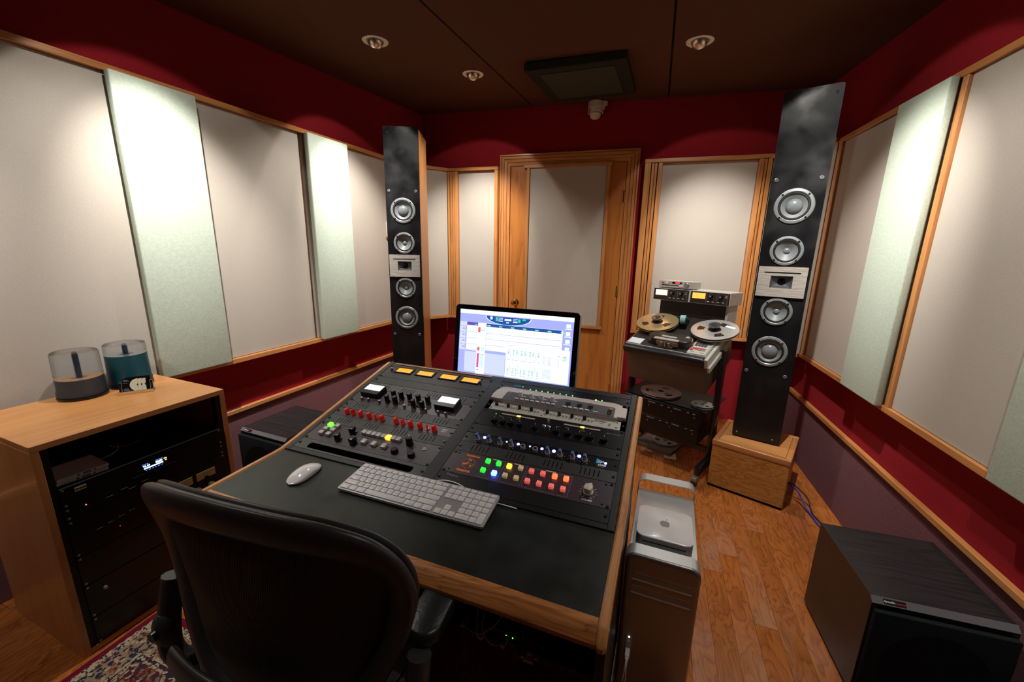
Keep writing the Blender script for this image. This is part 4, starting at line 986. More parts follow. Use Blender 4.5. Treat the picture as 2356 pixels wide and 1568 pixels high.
t = unit('L', 0.017, 1, 'cable_tray_panel', 'black panel with a long rounded slot at the front of the left bay', None, chassis=False)
h = RU-0.0007
g = plate_holes([(0, 0.0004), (0.4826, 0.0004), (0.4826, h), (0, h)], [rrect(0.245, 0.019, 0.395, 0.024, 0.008, 4)], 0, 0.003)
bmesh.ops.transform(g.bm, matrix=T(0, 0, 0.0004) @ Matrix(((1, 0, 0, 0), (0, 0, 1, 0), (0, 1, 0, 0), (0, 0, 0, 1))), verts=g.bm.verts[:]); ob('face_plate', g, vent_m, t, ang=20)
ob('tray', G().box(0.03, 0.45, 0.003, 0.040, -0.04, -0.03), matt_black, t)
letter('argosy', 0.006, ink_grey, t, T(0.048, 0.0385, Z0+0.0004), shear=0.3)

# ---- right bay, from the top
t = unit('R', 0.5055, 1, 'patch_converter', 'black unit with a row of green lights, topmost in the right desk bay', black_plastic)
for i in range(8): ob('led', G().cyl(0.1225+i*0.02287, 0.0155, Z0, Z0+0.0020, 0.0018, 8), g_led, t)
ob('led', G().cyl(0.3675, 0.0085, Z0, Z0+0.0022, 0.003, 10), g_ledy, t); ob('led', G().cyl(0.388, 0.0125, Z0, Z0+0.002, 0.0018, 8), g_led, t); ob('led', G().cyl(0.376, 0.0065, Z0, Z0+0.002, 0.0016, 8), glow('cyan_led', (0.1, 0.7, 1), 3), t); ob('led', G().cyl(0.090, 0.0265, Z0, Z0+0.0014, 0.0013, 8), g_led, t)
letter('apogee', 0.010, g_cyan, t, T(0.068, 0.028, Z0+0.0004), bold=0.0004)
t = unit('R', 0.417, 2, 'audio_interface', 'off-white and grey audio interface with white knobs in the right bay', None, chassis=False)
shell = mat('interface_shell', (0.52, 0.44, 0.41), 0.45)
p = [(0.004, 0.006), (0.050, 0.006), (0.050, 0.0), (0.452, 0.0), (0.452, 0.006), (0.4786, 0.006), (0.4786, 0.060), (0.462, 0.060), (0.462, 0.0715), (0.440, 0.080), (0.12, 0.084), (0.036, 0.084), (0.022, 0.079), (0.009, 0.060), (0.003, 0.032)]
g = G(); g.prism(p, 0.0004, 0.016, bev=0.003); sh = ob('shell', g, shell, t, ang=40)
p = rrect(0.2455, 0.030, 0.394, 0.060, 0.006, 3)
p = [(0.048, 0.001), (0.441, 0.001), (0.441, 0.047), (0.436, 0.052), (0.27, 0.060), (0.245, 0.053), (0.225, 0.050), (0.21, 0.051), (0.06, 0.055), (0.053, 0.050)]
g = G(); g.prism(p, 0.0162, 0.0175); fc = ob('control_face', g, face_grey, t)
for u in (0.653, 0.692, 0.730, 0.769): knob(t, u-0.5415, 0.0345, 'white', z=0.0176)
for u in (0.826, 0.865, 0.903): knob(t, u-0.5415, 0.034, 'grey', z=0.0176)
for i in range(8): button(t, 0.1015+i*0.0191, 0.0155, 0.0135, 0.0055, 0.004, white_plastic, z=0.0176, r=0.001)
for i in range(5): button(t, 0.2755+i*0.0191, 0.0125, 0.0135, 0.0055, 0.004, white_plastic, z=0.0176, r=0.001)
for i in range(4): ob('legend', G().box(0.119+i*0.0385, 0.128+i*0.0385, 0.036, 0.039, 0.0176, 0.0179), ink_white, t)
ob('legend', G().box(0.372, 0.389, 0.013, 0.016, 0.0176, 0.0179), ink_white, t)
for y in (0.014, 0.028):
    g = G(); g.lathe([(0.0075, 0), (0.0075, 0.003), (0.0042, 0.003), (0.004, 0.001), (0, 0.001)], 16, T(0.4255, y, 0.0176)); ob('socket', g, chrome, t)
g = G(); g.lathe([(0.006, 0), (0.006, 0.0004), (0.0045, 0.0004), (0.0045, 0)], 20, T(0.066, 0.046, 0.0176), close=True); g.lathe([(0.005, 0), (0.005, 0.0004), (0.004, 0.0004), (0.004, 0)], 20, T(0.064, 0.030, 0.0176), close=True); ob('emblem', g, ink_grey, t)
letter('D', 0.011, ink_white, t, T(0.4265, 0.0405, 0.0177), shear=0.3)
t = unit('R', 0.3725, 1, 'silver_line_mixer', 'slim silver line mixer with eight black knobs, under the off-white interface', mat('silver_paint', (0.46, 0.45, 0.40), 0.4), xi=0.0165)
for u in (0.579, 0.623, 0.665, 0.708, 0.765, 0.807, 0.850, 0.892):
    knob(t, u-0.5415, 0.0265, 'smallblack'); knob(t, u-0.5255, 0.024, 'smallwhite'); knob(t, u-0.5150, 0.024, 'smallwhite')
for x in (0.345, 0.358): ob('print_line', G().box(x, x+0.0006, 0.006, 0.038, Z0, Z0+0.0003), ink_dark, t)
letter('Dynafox', 0.011, ink_dark, t, T(0.400, 0.030, Z0+0.0003), shear=0.35, bold=0.0001); letter('1 x 8', 0.0065, ink_dark, t, T(0.404, 0.0195, Z0+0.0003), shear=0.3)
for x, y in ((0.022, 0.036), (0.022, 0.010), (0.207, 0.036), (0.207, 0.010), (0.454, 0.036), (0.454, 0.010)): ob('mounting_hole', G().cyl(x, y, Z0, Z0+0.0006, 0.0026, 10), matt_black, t)
knob(t, 0.433, 0.020, 'smallwhite')
t = unit('R', 0.283, 2, 'stereo_compressor', 'black compressor with two pale strips of lights in the right bay', black_plastic)
for u0, u1, lu in ((0.615, 0.734, 0.677), (0.833, 0.950, 0.893)):
    st = ob('light_strip', G().box(u0-0.541, u1-0.541, 0.069, 0.0755, Z0, Z0+0.0018), mat('pale_strip', (0.40, 0.29, 0.22), 0.5), t)
    ob('led', G().box(lu-0.547, lu-0.541, 0.069, 0.0755, Z0+0.0018, Z0+0.0028), g_leddot, st); ob('led', G().box(lu-0.5405, lu-0.535, 0.069, 0.0755, Z0+0.0018, Z0+0.0028), g_ledy, st)
for u in (0.605, 0.636, 0.665, 0.695, 0.748, 0.818, 0.856, 0.892, 0.925, 0.968):
    knob(t, u-0.541, 0.028, 'blackround'); ob('knob_pointer', G().box(u-0.5418, u-0.5402, 0.031, 0.039, Z0+0.0128, Z0+0.0135), ink_grey, t)
for x in (0.232, 0.248): ob('led', G().box(x, x+0.0055, 0.047, 0.050, Z0, Z0+0.0015), lcd, t); knob(t, x+0.002, 0.037, 'mini')
knob(t, 0.2415, 0.068, 'mini'); ob('led', G().cyl(0.055, 0.067, Z0, Z0+0.0014, 0.0014, 8), g_led, t)
for x, y in ((0.07, 0.058), (0.10, 0.060), (0.13, 0.058), (0.225, 0.055), (0.27, 0.056), (0.30, 0.058), (0.35, 0.056)): ob('legend', G().box(x, x+0.014, y, y+0.0012, Z0, Z0+0.0003), ink_grey, t)
letter('stereo compressor', 0.0055, ink_grey, t, T(0.45, 0.066, Z0+0.0003))
unit('R', 0.239, 1, 'blank_panel', 'plain black blank panel above the blue-lit equaliser in the right bay', black_metal, 'blank panels')
t = unit('R', 0.194, 1, 'dual_equaliser', 'black equaliser with blue lights and ten grey pointed knobs in the right bay', black_plastic)
for i, u in enumerate((0.589, 0.629, 0.666, 0.703, 0.741, 0.780, 0.818, 0.856, 0.893, 0.929)):
    x, y = u-0.5405, 0.0185
    if i in (4, 5):
        g = G(); g.lathe([(0.0078, 0), (0.0078, 0.010), (0.0055, 0.010), (0.0055, 0.004), (0, 0.004)], 18, T(x, y, Z0)); ob('knob', g, api_body, t)
        ob('knob_core', G().cyl(x, y, Z0+0.004, Z0+0.009, 0.0052, 16), black_plastic, t)
    else:
        knob(t, x, y, 'api'); ob('knob_cap', G().prism([(-0.0045, -0.0055), (0.0045, -0.0055), (0.0045, 0.004), (0, 0.0065), (-0.0045, 0.004)], 0.014, 0.022, bev=0.001, M=T(x, y, Z0)), api_blue, t)
        for k in range(7):
            a = rad(-60+k*50); ob('scale_dot', G().cyl(x+0.0132*sin(a), y-0.0132*cos(a), Z0, Z0+0.0003, 0.0008, 6), ink_white, t)
for u, r_ in ((0.609, 0.0052), (0.684, 0.003), (0.722, 0.0046), (0.760, 0.003), (0.798, 0.0046), (0.835, 0.0055), (0.911, 0.0055)):
    g = G(); g.lathe([(r_, 0), (r_*0.9, 0.0018), (r_*0.4, 0.0026), (0, 0.0028)], 14, T(u-0.5412, 0.0310, Z0)); ob('led', g, g_ledb if r_ > 0.0035 else lcd, t)
lg = ob('emblem', G().prism([(0.4205, 0.0365), (0.4205, 0.0165), (0.444, 0.026)], Z0, Z0+0.0004), glow('cyan_logo', (0.02, 0.30, 0.55), 0.35), t)
letter('api', 0.014, ink_white, lg, T(0.434, 0.026, Z0+0.0006), bold=0.0002); letter('5500', 0.0095, ink_white, lg, T(0.436, 0.0125, Z0+0.0004), bold=0.0004); letter('Dual Equalizer', 0.004, ink_grey, lg, T(0.436, 0.0055, Z0+0.0004))
ob('led', G().cyl(0.447, 0.0225, Z0, Z0+0.002, 0.0036, 12), g_ledb, t); ob('led', G().cyl(0.4475, 0.0125, Z0, Z0+0.0015, 0.0016, 8), lcd, t)
t = unit('R', 0.061, 2, 'monitor_controller', 'plum controller panel with rows of green, yellow and red lit square buttons', plum_plate)
def gb(u, v, m): button(t, u-0.5418, v-0.0630, 0.0135, 0.0135, 0.0085, m, r=0.0012)
for u, v, m in ((0.664, 0.130, g_green2), (0.698, 0.129, g_green2), (0.664, 0.093, g_green2), (0.699, 0.091, g_blue), (0.731, 0.128, g_amber), (0.765, 0.130, g_yel), (0.732, 0.091, g_yel), (0.765, 0.091, g_yel)): gb(u, v, m)
for i, u in enumerate((0.798, 0.831, 0.865, 0.897)): gb(u, 0.1275, g_red2 if i > 1 else g_red); gb(u, 0.0900, g_red)
def outline(x0, x1, y0, y1, gap=None):
    g = G(); w = 0.0005
    g.box(x0, x1, y0, y0+w, Z0, Z0+0.0003); g.box(x0, x0+w, y0, y1, Z0, Z0+0.0003); g.box(x1-w, x1, y0, y1, Z0, Z0+0.0003)
    m = (x0+x1)/2; q = gap/2; g.box(x0, m-q, y1-w, y1, Z0, Z0+0.0003); g.box(m+q, x1, y1-w, y1, Z0, Z0+0.0003); ob('print_line', g, ink_grey, t)
outline(0.113, 0.173, 0.006, 0.082, 0.022); outline(0.180, 0.239, 0.006, 0.082, 0.020); outline(0.2445, 0.3705, 0.006, 0.080, 0.030)
for s_, x in (('ANALOG', 0.143), ('DIGITAL', 0.2095), ('FUNCTIONS', 0.3075)): letter(s_, 0.0052, ink_white, t, T(x, 0.0815, Z0+0.0003), bold=0.0002)
letter('VOLUME', 0.0068, ink_white, t, T(0.4205, 0.0125, Z0+0.0003), bold=0.0003)
letter('DANGEROUS', 0.0072, ink_orange, t, T(0.069, 0.0760, Z0+0.0003), bold=0.0006); letter('MONITOR', 0.0088, ink_orange, t, T(0.066, 0.0145, Z0+0.0003), bold=0.0008)
g = G(); g.lathe([(0.0200, 0), (0.0200, 0.0004), (0.0192, 0.0004), (0.0192, 0)], 48, T(0.0675, 0.046, Z0), close=True)
for k in range(3):
    a = rad(80+120*k); R = T(0.0675, 0.046, Z0) @ Matrix.Rotation(a, 4, 'Z')
    g.cyl(0.0130, 0.0, 0, 0.0004, 0.0036, 14, M=R)
    pts = [(0.0065*cos(b)+0.0, 0.0065*sin(b), 0.0002) for b in []]
    g.tube([Vector((0.0018+0.013*s_, 0.0125*sin(s_*2.2)*0.75-0.001, 0.0002)) for s_ in [i/7 for i in range(8)]], 0.0005, 5)
    for v in g.bm.verts[-40:]: v.co = R @ v.co
ob('emblem', g, ink_orange, t)
kn = G(); kn.lathe([(0.0135, 0), (0.0135, 0.004), (0.0115, 0.006), (0, 0.006)], 24); kn.prism([(-0.0105, -0.008), (-0.006, -0.0115), (0.006, -0.0115), (0.0105, -0.008), (0.0105, 0.006), (0.0035, 0.0165), (-0.0105, 0.006)], 0.006, 0.021, bev=0.002)
o = ob('volume_knob', kn, cream, t, (0.420, 0.040, Z0)); o.rotation_euler = (0, 0, rad(-12))
for k in range(13):
    a = rad(-150+k*25); ob('scale_mark', G().box(-0.0004, 0.0004, 0.0185, 0.0225 if k % 2 else 0.0245, Z0, Z0+0.0003, M=T(0.420, 0.040, 0) @ Matrix.Rotation(-a, 4, 'Z')), ink_white, t)
for x, y in ((0.022, 0.078), (0.022, 0.010), (0.46, 0.078), (0.46, 0.010)): ob('mounting_hole', G().cyl(x, y, Z0, Z0+0.0005, 0.0028, 10), matt_black, t)
t = unit('R', 0.017, 1, 'signed_panel', 'black blank panel with a white signature, lowest in the right bay', black_metal)
g = G(); g.tube([Vector((0.026+0.003*i+0.0012*sin(i*2.1), 0.034+0.0045*sin(i*1.9), Z0+0.0002)) for i in range(8)], 0.00045, 5); g.tube([Vector((0.048, 0.033, Z0+0.0002)), Vector((0.062, 0.0325, Z0+0.0002))], 0.0004, 5); ob('signature', g, ink_white, t)
# ================================================================== ON AND BY THE DESK
# ---- monitor
my, mtl = -0.3758, 0.1247
mU = Vector((cos(my), sin(my), 0)); mVh = Vector((-sin(my), cos(my), 0)); mUp = ZV*cos(mtl)+mVh*sin(mtl); mB = mVh*cos(mtl)-ZV*sin(mtl)
MM = frame(Vector((-0.2325, 1.7814, 1.1033)), mU, mUp, -mB)
t = thing('computer_monitor', MM, 'wide black-framed computer monitor with a bright screen behind the desk', 'monitor')
SWD, SHT = 0.518, 0.324
glass = mat('black_glass', (0.004, 0.004, 0.006), 0.06, spec=0.7)
shellm = mat('monitor_shell', (0.45, 0.46, 0.47), 0.35, metal=0.7)
xy2xz = Matrix(((1, 0, 0, 0), (0, 0, 1, 0), (0, 1, 0, 0), (0, 0, 0, 1)))
def front_plate(outer, holes, z0, z1):
    g = plate_holes(outer, holes, z0, z1); bmesh.ops.transform(g.bm, matrix=xy2xz, verts=g.bm.verts[:]); return g
ob('bezel', front_plate(rrect(SWD/2, -SHT/2, SWD+0.042, SHT+0.040, 0.016, 6), [rrect(SWD/2, -SHT/2, SWD, SHT, 0.0006, 1)], -0.004, 0.0012), glass, t, ang=25)
ob('back_shell', G().prism(rrect(SWD/2, -SHT/2, SWD+0.044, SHT+0.042, 0.017, 6), -0.030, -0.0042), shellm, t)
SC = {'white': glow('screen_white', (0.80, 0.89, 1.0), 1.35), 'lav': glow('screen_lavender', (0.40, 0.45, 1.0), 1.0), 'lav2': glow('screen_pale_lavender', (0.60, 0.66, 1.0), 1.1), 'navy': glow('screen_navy', (0.02, 0.10, 0.42), 0.9),
      'red': glow('screen_red', (1.0, 0.12, 0.16), 1.0), 'cyan': glow('screen_cyan', (0.45, 0.95, 1.0), 1.5), 'grn': glow('screen_green', (0.05, 0.75, 0.35), 1.0), 'grey': glow('screen_grey', (0.36, 0.42, 0.60), 0.9), 'mag': glow('screen_magenta', (0.75, 0.10, 0.45), 0.9), 'purple': glow('screen_purple', (0.16, 0.10, 0.50), 0.9), 'teal': glow('screen_teal', (0.10, 0.50, 0.52), 0.9), 'lime': glow('screen_lime', (0.4, 1.0, 0.2), 1.2)}
scr = ob('screen', G().box(0, SWD, -SHT, 0, -0.0035, -0.002), SC['lav'], t)
lay = [0]
def R_(x0, x1, y0, y1, c, d=1):
    """rectangle on the screen in fractions of its width and visible height (0.2814 m)"""
    g = G(); z = -0.0019+0.00006*d
    ob('screen_window', g.box(x0*SWD, x1*SWD, -y1*0.2814, -y0*0.2814, z-0.00004, z), SC[c], scr)
R_(0, 1, 0, 0.062, 'white')
R_(0.925, 1.0, 0.085, 0.56, 'lav', 1)
for i in range(4): R_(0.94, 0.975, 0.10+i*0.112, 0.155+i*0.112, 'white', 2); R_(0.93, 0.985, 0.166+i*0.112, 0.176+i*0.112, 'white', 2)
el = [(0.445+0.205*cos(pi+pi*i/20), 0.075-0.125*sin(pi+pi*i/20)) for i in range(21)]
for k, c, d in ((1.0, 'white', 2), (0.965, 'navy', 3)):
    g = G(); g.prism([((0.445+(x-0.445)*k)*SWD, -(0.072+(y-0.072)*k)*0.2814) for x, y in el], -0.0019+0.00006*d-0.00004, -0.0019+0.00006*d); ob('screen_window', g, SC[c], scr)
for x0, x1, y0, y1, c in ((0.285, 0.305, 0.082, 0.125, 'white'), (0.335, 0.355, 0.085, 0.145, 'grn'), (0.36, 0.40, 0.09, 0.10, 'lav2'), (0.36, 0.40, 0.112, 0.122, 'lav2'), (0.36, 0.40, 0.134, 0.146, 'white'), (0.415, 0.475, 0.10, 0.128, 'white'), (0.43, 0.455, 0.15, 0.165, 'white'), (0.49, 0.53, 0.09, 0.10, 'lav2'), (0.49, 0.53, 0.112, 0.122, 'lav2'), (0.49, 0.53, 0.134, 0.146, 'white'), (0.535, 0.555, 0.09, 0.14, 'grn'), (0.57, 0.60, 0.085, 0.105, 'grn')): R_(x0, x1, y0, y1, c, 4)
R_(0.37, 0.53, 0.195, 0.203, 'white', 1)
# track list and edit window
R_(0.004, 0.070, 0.195, 0.64, 'lav2', 1); R_(0.072, 0.170, 0.195, 0.64, 'white', 1)
for i in range(4):
    R_(0.055, 0.068, 0.255+i*0.095, 0.335+i*0.095, 'purple' if i < 0 else 'lav', 2); R_(0.01, 0.045, 0.262+i*0.095, 0.268+i*0.095, 'grey', 2); R_(0.03, 0.05, 0.29+i*0.095, 0.32+i*0.095, 'lav', 2)
    R_(0.072, 0.170, 0.343+i*0.095, 0.349+i*0.095, 'grey', 2)
R_(0.070, 0.175, 0.195, 0.246, 'purple', 2); R_(0.145, 0.17, 0.222, 0.24, 'grn', 3)
R_(0.172, 0.252, 0.195, 1.0, 'white', 1)
R_(0.178, 0.200, 0.265, 0.345, 'red', 3); R_(0.2035, 0.221, 0.30, 0.316, 'grn', 3); R_(0.226, 0.246, 0.26, 0.345, 'cyan', 3)
R_(0.178, 0.200, 0.575, 0.635, 'red', 3); R_(0.21, 0.245, 0.575, 0.64, 'cyan', 3)
R_(0.178, 0.198, 0.675, 0.90, 'mag', 3); R_(0.204, 0.222, 0.685, 0.697, 'grn', 3); R_(0.226, 0.244, 0.685, 0.697, 'grey', 3); R_(0.206, 0.240, 0.71, 0.90, 'cyan', 3); R_(0.18, 0.2, 0.93, 0.942, 'mag', 3)
for i in range(6): R_(0.183, 0.193, 0.70+i*0.03, 0.714+i*0.03, 'red', 4)
R_(0.255, 0.915, 0.195, 0.615, 'white', 1); R_(0.255, 0.905, 0.198, 0.246, 'navy', 2)
for i in range(7): R_(0.262+i*0.106, 0.292+i*0.106, 0.222, 0.236, 'lime', 3)
for y in (0.345, 0.435): R_(0.255, 0.905, y, y+0.006, 'grey', 2)
R_(0.255, 0.44, 0.53, 0.536, 'grey', 2); R_(0.255, 0.44, 0.632, 0.660, 'lav', 2); R_(0.06, 0.44, 0.66, 0.98, 'lav2', 0)
# mixer window
R_(0.445, 0.985, 0.485, 0.985, 'white', 4); R_(0.455, 0.53, 0.495, 0.501, 'grey', 5)
for r_ in range(2):
    for c in range(8):
        x = 0.462+c*0.036+(0.008 if c % 2 else 0); y = 0.565+r_*0.225
        if r_: 
            for k in range(4): R_(x, x+0.016, y+0.055+k*0.022, y+0.063+k*0.022, 'teal', 5)
            R_(x-0.002, x+0.022, y+0.155, y+0.161, 'teal', 5)
        else:
            for k in range(4): R_(x, x+0.016, y+k*0.02, y+k*0.02+0.008, 'teal', 5)
            R_(x-0.002, x+0.022, y+0.145, y+0.151, 'teal', 5)
        if c % 2 == 0: R_(x+0.024, x+0.0265, y-0.005, y+0.135, 'grey', 5)
for c in range(9): R_(0.775+c*0.0075, 0.7775+c*0.0075, 0.79, 0.945, 'grey', 5)
for x in (0.775, 0.785, 0.81, 0.818, 0.826, 0.834): R_(x, x+0.0025, 0.60, 0.74, 'grey', 5)
R_(0.895, 0.898, 0.62, 0.74, 'grey', 5); R_(0.89, 0.91, 0.575, 0.583, 'teal', 5)
for k in range(3): R_(0.93, 0.96, 0.575+k*0.025, 0.585+k*0.025, 'teal', 5)
nk = Vector((-0.2325, 1.7814, 1.1033))+mU*0.259-mUp*0.344+mB*0.02
g = G(); g.box(-0.09, 0.09, -0.02, 0.006, 0.0, 0.11, 0.002, 1); o = ob('neck', g, shellm, t); o.matrix_local = MM.inverted() @ frame(Vector((nk.x, nk.y, 0.717)), mU, mVh, ZV)
g = G(); g.box(-0.10, 0.10, -0.06, 0.11, 0.0, 0.006, 0.002, 1); o = ob('base', g, shellm, t); o.matrix_local = MM.inverted() @ frame(Vector((nk.x, nk.y, 0.7105)), mU, mVh, ZV)

# ---- keyboard
kb_al = mat('keyboard_aluminium', (0.50, 0.50, 0.53), 0.38, metal=0.6); key_m = mat('white_keys', (0.72, 0.68, 0.68), 0.4); key_ink = mat('key_legend_grey', (0.22, 0.20, 0.20), 0.6)
MK = MW @ T(0.3214, 0.1215, 0.0035) @ Matrix.Rotation(rad(0.5), 4, 'Z') @ Matrix.Rotation(rad(5.2), 4, 'X')
t = thing('keyboard', MK, 'full-size white and aluminium computer keyboard on the black worktop', 'keyboard')
ob('tray', G().prism(rrect(0.215, 0.0572, 0.430, 0.1144, 0.006, 5), 0.0, 0.0065, bev=0.001), kb_al, t)
ob('rear_foot', G().box(0.01, 0.42, 0.095, 0.112, -0.0085, -0.0002, 0.003, 2), kb_al, t)
kmesh = {}
def key(x, y, w, h, legend=None):
    k = (round(w, 4), round(h, 4))
    if k not in kmesh:
        me = G().prism(rrect(0, 0, w, h, 0.0018, 2), 0, 0.0028, bev=0.0005).mesh('key'); me.materials.append(key_m); kmesh[k] = me
    o = ob('key', kmesh[k], None, t, (x+w/2, y+h/2, 0.0066))
    if legend: 
        small = len(legend) > 1
        letter(legend, 0.0034 if small else 0.0048, key_ink, o, T(w/2-0.0035 if small and w > 0.02 else 0, -h/2+0.0035 if small and w > 0.02 else 0.0, 0.0029), name='legend', align='RIGHT' if small and w > 0.02 else 'CENTER', depth=0.0)
U1, GAP = 0.01885, 0.0028
rowy = [0.0050, 0.0237, 0.0424, 0.0611, 0.0798]; X0 = 0.0052
def row(y, h, seq, x=X0):
    for w, l in seq:
        key(x, y, w*U1-GAP, h, l); x += w*U1
KH = 0.0160
row(0.0985, 0.0102, [(15/14, None)]*14)
row(rowy[4], KH, [(1, c) for c in '`1234567890-=']+[(2, 'delete')])
row(rowy[3], KH, [(1.5, None)]+[(1, c) for c in 'QWERTYUIOP[]']+[(1.5, '\\')])
row(rowy[2], KH, [(1.75, None)]+[(1, c) for c in "ASDFGHJKL;'"]+[(2.25, 'return')])
row(rowy[1], KH, [(2.25, None)]+[(1, c) for c in 'ZXCVBNM,./']+[(2.75, 'shift')])
row(rowy[0], KH, [(1.5, 'ctrl'), (1.25, 'alt'), (1.5, 'command'), (6.5, None), (1.5, 'command'), (1.25, 'alt'), (1.5, 'control')])
NX = 0.2945; NP = 0.3522
row(0.0985, 0.0102, [(1, None)]*3, NX); row(rowy[4], KH, [(1, 'fn'), (1, 'home'), (1, 'pg')], NX); row(rowy[3], KH, [(1, 'del'), (1, 'end'), (1, 'pg')], NX)
row(rowy[1]-0.0008, KH, [(1, '.')], NX+U1); row(rowy[0], KH, [(1, '.'), (1, '.'), (1, '.')], NX)
row(0.0985, 0.0102, [(1, None)]*4, NP); row(rowy[4], KH, [(1, 'clr'), (1, '='), (1, '/'), (1, '*')], NP); row(rowy[3], KH, [(1, '7'), (1, '8'), (1, '9'), (1, '-')], NP); row(rowy[2], KH, [(1, '4'), (1, '5'), (1, '6'), (1, '+')], NP)
row(rowy[1], KH, [(1, '1'), (1, '2'), (1, '3')], NP); row(rowy[0], KH, [(2, '0'), (1, '.')], NP)
key(NP+3*U1, rowy[0], U1-GAP, KH*2+GAP-0.0002, None)
g = G(); c0 = MK @ Vector((0.226, 0.113, 0.003)); g.tube(spline([c0, MW @ Vector((0.545, 0.250, 0.006)), MW @ Vector((0.575, 0.258, 0.010)), MW @ Vector((0.610, 0.256, 0.012)), MW @ Vector((0.640, 0.248, 0.010)), MW @ Vector((0.66, 0.238, 0.004)), MW @ Vector((0.69, 0.232, 0.0025)), MW @ Vector((0.80, 0.228, 0.0025))], 6), 0.0018, 8)
tag(ob('keyboard_cable', g, white_plastic), 'thin white cable leaving the back of the keyboard', 'cable')
# ---- mouse
MMo = MW @ T(0.1785, 0.146, 0.0) @ Matrix.Rotation(rad(5), 4, 'Z')
t = thing('mouse', MMo, 'white smooth-topped computer mouse on the black worktop', 'mouse')
def mouse_shell(z0, k):
    g = G(); rings = []; n = 20
    for i in range(n+1):
        s_ = -1+2*i/n; y = 0.0565*s_*k; w = 0.0285*k*(max(0.0, 1-abs(s_)**3.2))**0.5; top = 0.0045+0.0170*(1-abs(s_)**2.1)
        w = max(w, 0.0008); ring = []
        for j in range(17):
            a = pi*j/16; ring.append(Vector((w*cos(a), y, z0+(top-z0)*abs(sin(a))**0.75)))
        rings.append(ring)
    g.loft(rings, close_ring=False, caps=False)
    return g
mouse_w = mat('glossy_white', (0.80, 0.76, 0.76), 0.12, coat=0.5)
g = mouse_shell(0.0042, 1.0); ob('top_shell', g, mouse_w, t, ang=60)
ob('base', G().prism([(0.025*abs(cos(a))**0.75*(1 if cos(a) > 0 else -1), 0.052*abs(sin(a))**0.75*(1 if sin(a) > 0 else -1)) for a in [2*pi*i/28 for i in range(28)]], 0.0003, 0.0058), alum, t)
mouse_lid = mat("mini_lid_white", (0.62, 0.58, 0.58), 0.22, coat=0.3)
# ---- computer tower with a small computer on it
MP = yawframe(0.350, 1.020, 0, -0.3769)
t = thing('computer_tower', MP, 'aluminium computer tower with loop handles beside the desk', 'computer')
tw, td = 0.206, 0.475
perf = bpy.data.materials.new('perforated_aluminium'); perf.use_nodes = True
nt = perf.node_tree; b = nt.nodes['Principled BSDF']; L_ = nt.links.new
b.inputs['Metallic'].default_value = 0.8; b.inputs['Roughness'].default_value = 0.34
tc = nt.nodes.new('ShaderNodeTexCoord'); sx = nt.nodes.new('ShaderNodeSeparateXYZ'); L_(tc.outputs['Object'], sx.inputs[0])
def mnode(op, a, b_=None, c=None):
    n = nt.nodes.new('ShaderNodeMath'); n.operation = op
    for i, v in enumerate((a, b_, c)):
        if v is None: continue
        if isinstance(v, (int, float)): n.inputs[i].default_value = v
        else: L_(v, n.inputs[i])
    return n.outputs[0]
PIT = 0.0046
p_ = mnode('ADD', sx.outputs['X'], mnode('ADD', sx.outputs['Z'], sx.outputs['Y'])); q_ = mnode('SUBTRACT', sx.outputs['X'], mnode('SUBTRACT', sx.outputs['Z'], sx.outputs['Y']))
fx = mnode('SUBTRACT', mnode('FRACT', mnode('DIVIDE', p_, PIT)), 0.5); fy = mnode('SUBTRACT', mnode('FRACT', mnode('DIVIDE', q_, PIT)), 0.5)
d2 = mnode('ADD', mnode('MULTIPLY', fx, fx), mnode('MULTIPLY', fy, fy)); hole = mnode('LESS_THAN', d2, 0.085)
mx = nt.nodes.new('ShaderNodeMix'); mx.data_type = 'RGBA'; mx.inputs['A'].default_value = (0.42, 0.38, 0.34, 1); mx.inputs['B'].default_value = (0.012, 0.010, 0.009, 1)
L_(hole, mx.inputs['Factor']); L_(mx.outputs['Result'], b.inputs['Base Color'])
L_(mnode('MULTIPLY', mnode('SUBTRACT', 1.0, hole), 0.8), b.inputs['Metallic'])
ob('case', G().box(0.0036, tw-0.0036, 0.006, td-0.052, 0.045, 0.4650, 0.003, 2), alum, t)
ob('rear_grille', G().box(0.0036, tw-0.0036, td-0.0518, td-0.004, 0.045, 0.438, 0.003, 2), perf, t)
# front and back straps: rounded frames with the loop handles
def strap(y0, y1, z0, z1, name):
    outer = rrect(tw/2, (z0+z1)/2, tw, z1-z0, 0.028, 8); inner = rrect(tw/2, (z0+z1)/2, tw-0.007, z1-z0-0.007, 0.0245, 8)
    ob(name, plate_holes(outer, [inner], y0, y1), alum, t, ang=40)
strap(0.0065, 0.050, 0.002, 0.505, 'front_handle'); strap(td-0.046, td, 0.002, 0.505, 'rear_handle')
g = G(); fr_o = []
for k, (ins, y) in enumerate(((0.0, 0.0062), (0.0012, 0.003), (0.006, 0.0002), (0.014, 0.0))):
    fr_o.append([Vector((x, y, z)) for x, z in rrect(tw/2, 0.2545, tw-0.002-2*ins, 0.499-2*ins, max(0.004, 0.027-ins), 8)])
g.loft(fr_o, caps=True); ob('front_panel', g, perf, t, ang=50)
for z in (0.421, 0.374):
    ob('drive_flap', G().box(0.024, 0.188, -0.0005, 0.0004, z, z+0.024, 0.0005, 1), mat('flap_metal', (0.30, 0.27, 0.24), 0.36, metal=0.7) if z > 0.4 else bpy.data.materials['flap_metal'], t)
    ob('drive_lip', G().box(0.0245, 0.1875, -0.0026, -0.0006, z-0.002, z+0.001), alum, t)
ob('port_strip', G().box(0.024, 0.043, -0.0008, 0.0004, 0.10, 0.215, 0.0003, 1), bpy.data.materials['flap_metal'], t)
